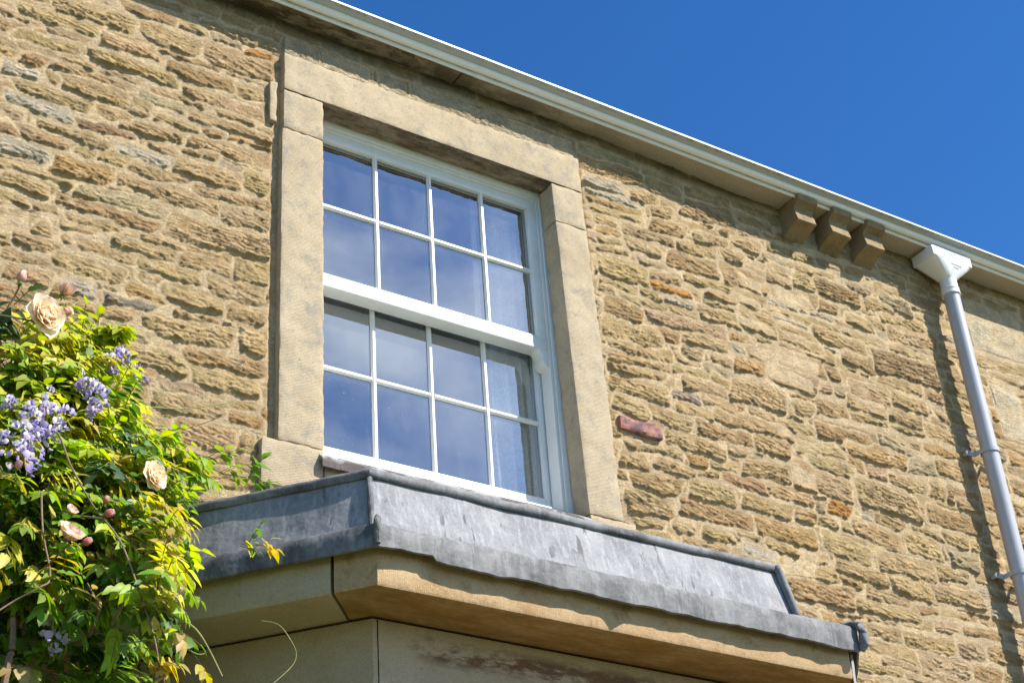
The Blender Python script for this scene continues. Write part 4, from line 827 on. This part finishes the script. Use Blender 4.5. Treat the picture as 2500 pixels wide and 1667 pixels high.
CL = [(1.079, -0.12, 4.031, 0.069), (1.163, -0.15, 4.025, 0.069), (1.272, -0.1, 4.111, 0.053), (1.352, -0.08, 4.145, 0.042), (1.063, -0.25, 3.85, 0.082), (1.175, -0.25, 3.867, 0.078), (1.315, -0.12, 4.001, 0.053), (1.388, -0.06, 4.11, 0.03), (1.064, -0.35, 3.698, 0.074), (1.189, -0.3, 3.743, 0.065), (1.329, -0.15, 3.881, 0.058), (1.39, -0.1, 3.916, 0.031), (1.025, -0.4, 3.58, 0.072), (1.238, -0.3, 3.681, 0.06), (1.348, -0.2, 3.744, 0.05), (1.455, -0.12, 3.821, 0.021), (1.123, -0.4, 3.545, 0.073), (1.31, -0.3, 3.624, 0.065), (1.409, -0.25, 3.683, 0.056), (1.542, -0.12, 3.816, 0.047), (1.597, -0.08, 3.828, 0.036), (1.636, -0.08, 3.83, 0.026), (1.037, -0.5, 3.41, 0.079), (1.198, -0.45, 3.446, 0.072), (1.344, -0.4, 3.512, 0.064), (1.474, -0.3, 3.611, 0.05), (1.479, -0.35, 3.528, 0.049), (1.03, -0.55, 3.288, 0.077), (1.166, -0.5, 3.327, 0.07), (1.279, -0.5, 3.362, 0.071), (1.386, -0.5, 3.395, 0.062), (1.457, -0.5, 3.421, 0.042), (1.477, -0.52, 3.399, 0.029), (1.308, -0.6, 3.248, 0.054), (1.206, -0.6, 3.228, 0.058), (1.096, -0.55, 3.217, 0.058), (1.024, -0.5, 3.224, 0.058), (1.318, -0.7, 3.218, 0.04), (1.304, -0.8, 3.127, 0.033), (1.28, -0.85, 3.068, 0.029), (1.233, -0.75, 3.099, 0.042), (1.156, -0.7, 3.095, 0.046), (1.094, -0.6, 3.134, 0.038), (1.243, -0.85, 3.022, 0.027), (1.189, -0.8, 3.003, 0.031), (1.166, -0.6, 3.086, 0.033), (1.173, -0.75, 2.972, 0.029), (1.227, -0.85, 2.962, 0.02), (1.07, -0.6, 3.07, 0.023), (1.195, -0.75, 2.927, 0.022), (1.098, -0.6, 2.971, 0.023), (1.046, -0.5, 2.995, 0.019), (1.239, -0.85, 2.903, 0.012), (1.224, -0.8, 3.058, 0.027)]
for (x, y, z, r) in CL:
    if x > 1.33: x -= .075
    elif x > 1.22 and z < 3.3: x -= .05
    P = Vector((x, y, z)); hi = max(0, min(1, (z-3.15)/.75))
    dens = int((24 if z > 3.45 else 16)*(r/.06)**1.7)+4
    for k in range(dens):
        o = rv(1)*(r*R_.uniform(.1, .85)); o.y *= 1.15
        p = P+o; p.y = min(p.y, .0)
        d = (o.normalized()*.9+Vector((.25, -.55, .15))+rv(.5))
        front = o.dot(Vector((.1, -1, .4))) > 0
        right = p.x > 1.36 and p.z < 3.95
        if R_.random() < (.05 if z > 3.5 else .10): cols = BZ
        elif right: cols = DG[1:]+YG[:4]
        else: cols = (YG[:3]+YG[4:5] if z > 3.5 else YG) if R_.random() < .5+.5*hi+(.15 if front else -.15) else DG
        compound(p, d, cols, R_.uniform(.032, .054), pairs=R_.choice((2, 3, 4, 4)))
    if r > .035: st.tube([P+Vector((0, .05, -r)), P+rv(r*.3), P+Vector((R_.uniform(-r, r), -.02, r*.8))], [.004, .003, .0015], 6)
# mass of older leaves deeper in, between the plant's face and the wall
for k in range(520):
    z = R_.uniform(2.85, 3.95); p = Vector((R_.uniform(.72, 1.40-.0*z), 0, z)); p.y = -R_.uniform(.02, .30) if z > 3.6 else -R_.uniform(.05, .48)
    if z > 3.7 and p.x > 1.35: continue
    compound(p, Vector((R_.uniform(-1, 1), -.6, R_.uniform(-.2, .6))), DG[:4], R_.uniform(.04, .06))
# growth beyond the left of the window, for a view from the side
for k in range(700):
    z = R_.uniform(.6, 4.0); p = Vector((R_.uniform(.35, .98), -R_.uniform(.05, .5), z))
    compound(p, Vector((R_.uniform(-1, 1), -.8, R_.uniform(-.2, .6))), YG[2:]+DG, R_.uniform(.045, .06), pairs=3)
for k in range(260):
    z = R_.uniform(.5, 2.85); p = Vector((R_.uniform(.9, 1.25), -R_.uniform(.25, .75), z)); compound(p, Vector((R_.uniform(-1, 1), -.8, R_.uniform(-.2, .6))), YG[2:]+DG, R_.uniform(.045, .06), pairs=3)
# shoots and hanging ends
def path(pts, k=6):
    pts = [Vector(p) for p in pts]; out = []
    for i in range(len(pts)-1):
        p0 = pts[max(0, i-1)]; p1 = pts[i]; p2 = pts[i+1]; p3 = pts[min(len(pts)-1, i+2)]
        for j in range(k):
            t = j/k; out.append(.5*((2*p1)+(p2-p0)*t+(2*p0-5*p1+4*p2-p3)*t*t+(3*p1-p0-3*p2+p3)*t**3))
    return out+[pts[-1]]
gst = MB()
for pts, r0, r1, mb in (
    ([(1.447,-.02,4.02),(1.52,-.03,4.026),(1.602,-.02,4.049),(1.681,-.02,4.078),(1.752,-.01,4.117),(1.777,-.01,4.138)], .0022, .001, gst),
    ([(1.524,-.02,4.033),(1.534,-.03,4.059),(1.544,-.02,4.11)], .0014, .0008, gst),
    ([(1.184,-.8,3.08),(1.209,-.86,3.041),(1.251,-.9,3.004),(1.281,-.92,2.978),(1.311,-.92,2.94),(1.342,-.92,2.887)], .003, .0016, gst),
    ([(1.484,-.8,3.079),(1.516,-.82,3.067),(1.535,-.84,3.027),(1.548,-.84,2.999),(1.537,-.84,2.968),(1.487,-.84,2.916)], .0012, .0009, gst),
    ([(1.150,-.85,2.95),(1.201,-.88,2.956),(1.244,-.9,2.951),(1.292,-.9,2.935),(1.311,-.9,2.938)], .0018, .001, gst),
    ([(1.017,-.5,3.633),(1.058,-.60,3.548),(1.089,-.64,3.441),(1.129,-.69,3.329),(1.169,-.76,3.222),(1.186,-.86,3.051),(1.2,-.91,2.939),(1.213,-.91,2.867)], .0024, .0018, st),
    ([(1.02,-.66,3.351),(1.019,-.70,3.238),(1.03,-.74,3.122),(1.003,-.76,3.084),(.962,-.74,3.056),(.929,-.74,3.026)], .0024, .0018, st),
    ([(1.004,-.6,3.078),(1.002,-.62,3.0),(.994,-.62,2.932),(.98,-.6,2.5),(.98,-.4,1.2),(1.0,-.3,.0)], .006, .012, st),
    ([(1.60,-.07,3.83),(1.64,-.09,3.845),(1.69,-.09,3.833),(1.741,-.12,3.79)], .002, .0015, gst),
    ([(1.10,-.15,3.9),(1.0,-.2,3.2),(.95,-.2,2.2),(.9,-.18,1.0),(.92,-.2,0)], .018, .035, st),
    ([(1.3,-.1,3.8),(1.15,-.2,3.4),(1.0,-.22,2.6),(.93,-.18,1.0)], .012, .02, st)):
    q = path(pts); n = len(q); rr_ = [r0+(r1-r0)*i/(n-1) for i in range(n)]
    if mb is gst: MB().tube(q, rr_, 7).build('tendril', MT['gstem'], wis, smooth=True)
    else: mb.tube(q, rr_, 7)
# bright green sprays against the wall and over the lead
for p, s_, cols, k in (((1.674,-.05,3.881), .05, DG[1:3], 3), ((1.700,-.06,3.850), .045, DG[1:3], 3), ((1.757,-.1,3.800), .05, [(.17,.32,.04)], 2), ((1.741,-.15,3.767), .045, [(.17,.32,.04)], 3),
                       ((1.485,-.7,3.300), .032, DG[1:3], 2), ((1.500,-.74,3.293), .036, [(.50,.36,.03)], 2), ((1.47,-.7,3.292), .03, YG[:1], 2)):
    for i in range(k): compound(Vector(p)+rv(.012), Vector((R_.uniform(.2, 1), -.3, R_.uniform(-.1, 1.0))), cols, s_, pairs=R_.choice((1, 2)), curve=.2)
for p in ((1.21,-.87,3.03), (1.235,-.89,3.0), (1.25,-.91,2.99), (1.29,-.9,2.93), (1.20,-.9,2.93), (1.21,-.92,2.90)):
    for i in range(1): compound(Vector(p), Vector((R_.uniform(-.3, 1), -.3, -.9)), BZ+YG[2:3], .034, pairs=2, curve=.6)
# bright yellow sprays at the right-hand edge, over the lead roof
for i in range(46):
    p = Vector((R_.uniform(1.22, 1.33), -R_.uniform(.46, .70), R_.uniform(3.35, 3.45))); compound(p, Vector((1, -.4, R_.uniform(-.2, .4))), YG[:3]+[(.55, .47, .03)], R_.uniform(.035, .048), pairs=3, curve=.3)
lm.build('foliage', MT['leaf'], wis, label='pinnate yellow green wisteria leaves')
st.build('stem', MT['stem'], wis, smooth=True)
# flower clusters
def raceme(P, r, kind):
    fade = P.z < 3.2
    f = LeafMesh(); n = int(34*(r/.05)**1.3)+8
    for i in range(n):
        o = rv(1)*r*R_.random()**.4; o.z = o.z*1.25; p = P+o
        if o.y > r*.5: continue
        low = (o.z < -r*.25)
        lav = jit(R_.choice(((.60, .54, .74), (.70, .65, .78), (.78, .73, .80), (.80, .75, .75))), .08); vio = jit((.52, .46, .66) if fade else (.42, .34, .68), .15); brn = jit((.62, .52, .50), .1)
        d = (o.normalized()+Vector((.25, -.7, -.1))+rv(.35)).normalized(); s_ = R_.uniform(.009, .0135)
        if low or kind == 'bud': lav = vio if R_.random() < .75 else lav
        if kind == 'bud': f.blob(p, s_*.33, lav, d, 1.6); continue
        up = (Vector((0, 0, 1))+rv(.4)).normalized(); b_ = brn if R_.random() < (.5 if fade else .22) else lav
        f.petal(p, up+d*.25, -d, s_*1.25, s_*.75, b_, .35, tuple(v*1.05 for v in b_), n=3)
        f.petal(p+d*.002, d-up*.3, up, s_*1.0, s_*.42, vio, .6, lav, n=3); f.blob(p+d*s_*.45-up*s_*.2, s_*.26, vio, d, 1.5)
    return f.build('flower_cluster', MT['wpetal'], wis)
for i, q in enumerate([(1.028, -0.58, 3.554, 0.058), (0.961, -0.62, 3.44, 0.053), (0.999, -0.58, 3.517, 0.049), (1.269, -0.28, 3.929, 0.025), (1.328, -0.2, 4.019, 0.019), (1.192, -0.42, 3.738, 0.029), (1.163, -0.42, 3.774, 0.024), (1.19, -0.42, 3.707, 0.021), (1.432, -0.05, 4.071, 0.03), (0.99, -0.4, 3.672, 0.017), (1.069, -0.6, 3.03, 0.032), (1.169, -0.7, 2.966, 0.032), (1.137, -0.65, 2.959, 0.027), (1.287, -0.75, 3.094, 0.015), (1.184, -0.65, 3.115, 0.023), (1.038, -0.5, 3.083, 0.013)]):
    if i in (11, 12, 14, 15): continue
    raceme(Vector(q[:3])-Vector((0, .05, 0)), q[3], 'bud' if q[0] > 1.40 else '')

# ---------------------------------------------------------------- climbing rose
rose = thing('climbing_rose', (1.0, -.3, 0), 'climbing rose with peach and cream blooms and glossy dark leaves threaded through the wisteria', 'rose bush')
rl_ = LeafMesh(); rs = MB()
def bloom(P, r, face, openness, pale, name='flower', label=None):
    f = LeafMesh(); face = Vector(face).normalized(); u = face.cross(Vector((.2, .1, 1))).normalized(); v = face.cross(u)
    rings = 6 if openness > .6 else 4
    for k in range(rings):
        t = (k+.4)/rings; n = 5+int(3*t) ; tilt = (0.15+1.25*t*openness)
        for i in range(n):
            a = 2*PI*(i+.5*k)/n+R_.uniform(-.25, .25); out = u*math.cos(a)+v*math.sin(a); tl = tilt*R_.uniform(.85, 1.15)
            d = face*math.cos(tl)+out*math.sin(tl); L_ = r*(.62+.42*t)*R_.uniform(.88, 1.1)
            base = P-face*r*.35+out*r*.06
            inner = (.88, .55, .20) if pale else (.82, .48, .28); outer = (.90, .78, .58) if pale else (.88, .62, .46)
            c = tuple(inner[z_]*(1-t)+outer[z_]*t for z_ in range(3)); tip = (.92, .82, .68) if pale else (.90, .74, .64)
            f.petal(base, d, -out*math.cos(tl)+face*math.sin(tl), L_, r*(.38+.14*t), jit(c, .05), .45*(1-.5*t), tip, roll=.35*t*openness)
    f.blob(P-face*r*.42, r*.16, (.16, .26, .06), face, 1.2)
    for i in range(5):
        a = 2*PI*i/5; out = u*math.cos(a)+v*math.sin(a); f.leaf(P-face*r*.40, out-face*.4, face, r*.5, r*.09, (.20, .30, .07), .2)
    return f.build(name, MT['petal'], rose, label=label)
def bud(P, r, ax, pink):
    f = LeafMesh(); ax = Vector(ax).normalized(); c = (.70, .24, .20) if pink else (.78, .50, .42)
    f.blob(P, r*.80, c, ax, 1.15); u = ax.cross(Vector((.3, 1, .1))).normalized(); v = ax.cross(u)
    for i in range(5):
        a = 2*PI*i/5; out = u*math.cos(a)+v*math.sin(a); f.petal(P-ax*r*.85+out*r*.25, ax+out*.34, -out, r*1.9, r*.72, jit(c, .06), .42, (.84, .66, .58))
    f.blob(P-ax*r*1.15, r*.42, (.18, .24, .06), ax, 1.2)
    for i in range(5):
        a = 2*PI*i/5; out = u*math.cos(a)+v*math.sin(a); f.leaf(P-ax*r*1.05, out-ax*.6, ax, r*.9, r*.16, (.20, .30, .07), .3)
    return f.build('bud', MT['petal'], rose)
RP = [Vector(q[:3]) for q in ROSES]
bloom(RP[0], .060, (.25, -.80, -.05), .95, True, label='large open cream rose with apricot centre')
bloom(RP[1], .038, (.35, -.25, .75), .42, False, label='half open pale pink rose at the top')
bloom(RP[2], .026, (.3, -.2, -.9), .35, False)
bud(RP[3], .017, (.15, -.1, 1), False)
bloom(RP[4], .042, (.45, -.80, .0), .95, True, label='shaggy cream and apricot rose beside the bay')
bloom(RP[5], .018, (.2, -.8, .4), .7, False)
bloom(RP[6], .036, (.2, -.7, .5), .75, False)
bud(RP[7], .011, (.6, -.3, .4), True)
bud(RP[8], .012, (.7, -.3, .35), True)
bud(RP[9], .009, (.2, -.3, .8), True)
bud(RP[10], .010, (.2, -.6, .5), False)
def roseleaf(p, d, size, n=5):
    for r_ in ROSES:
        if math.hypot(p.x-r_[0], p.z-r_[2]) < r_[3]*1.3+.03 and p.y < r_[1]+.08: p = p+Vector((-.09, .10, -.03))
    d = Vector(d).normalized(); pts = [p]; q = p
    for i in range(n//2+1): q = q+d*size*.45; pts.append(q)
    up = Vector((.3, -.55, .8))+rv(.4); side = d.cross(up).normalized()
    for i, a in enumerate(pts[1:]):
        c = jit(R_.choice(((.045, .11, .035), (.07, .15, .04), (.10, .20, .05), (.035, .085, .03))), .12)
        if i == len(pts)-2: rl_.leaf(a, d+rv(.2), up, size*1.1, size*.36, c, .25, .15, 5)
        else:
            for sg in (-1, 1): rl_.leaf(a, d*.5+side*sg+rv(.2), up+rv(.2), size*.95, size*.32, jit(c, .1), .25, .15, 5)
    rs.tube(pts, .0012, 5, False)
for q in [(1.013, -0.28, 4.094), (1.062, -0.28, 4.121), (1.092, -0.28, 4.105), (1.005, -0.28, 4.058), (1.125, -0.3, 4.117), (1.091, -0.28, 3.984), (1.146, -0.25, 4.004), (1.051, -0.25, 3.977), (1.323, -0.4, 3.689), (1.262, -0.42, 3.627), (1.296, -0.42, 3.629), (1.215, -0.45, 3.577), (1.223, -0.48, 3.53), (1.321, -0.5, 3.496), (1.34, -0.5, 3.442), (1.301, -0.45, 3.527), (1.0, -0.5, 3.38), (1.041, -0.5, 3.367)]:
    for i in range(2 if q[2] > 3.9 else 2): roseleaf(Vector(q)+Vector((R_.uniform(-.015, .015), -.05, R_.uniform(-.015, .015))), (R_.uniform(-1, 1), -.3, R_.uniform(-.9, .4)), R_.uniform(.038, .056))
for a, b in (((.93,-.28,4.02), RP[0]+Vector((0,.03,-.01))), ((1.0,-.30,4.04), RP[3]+Vector((0,.0,-.02))), ((1.05,-.28,4.02), RP[1]+Vector((0,.02,-.03))), ((1.1,-.4,3.45), RP[8]+Vector((0,.01,-.01))), ((1.2,-.35,3.55), RP[4]+Vector((-.01,.03,0))), ((1.04,-.5,3.2), RP[6]+Vector((0,.02,-.02))), ((1.0,-.25,3.1), (1.0,-.25,4.0)), ((.97,-.25,0.0), (1.0,-.25,3.12))):
    A = Vector(a); B_ = Vector(b); q = path([A, A.lerp(B_, .5)+rv(.006), B_]); rs.tube(q, .0024 if (B_-A).length < .5 else .008, 6)
rl_.build('foliage', MT['roseleaf'], rose, label='glossy dark green rose leaves'); rs.build('stem', MT['stem'], rose, smooth=True)
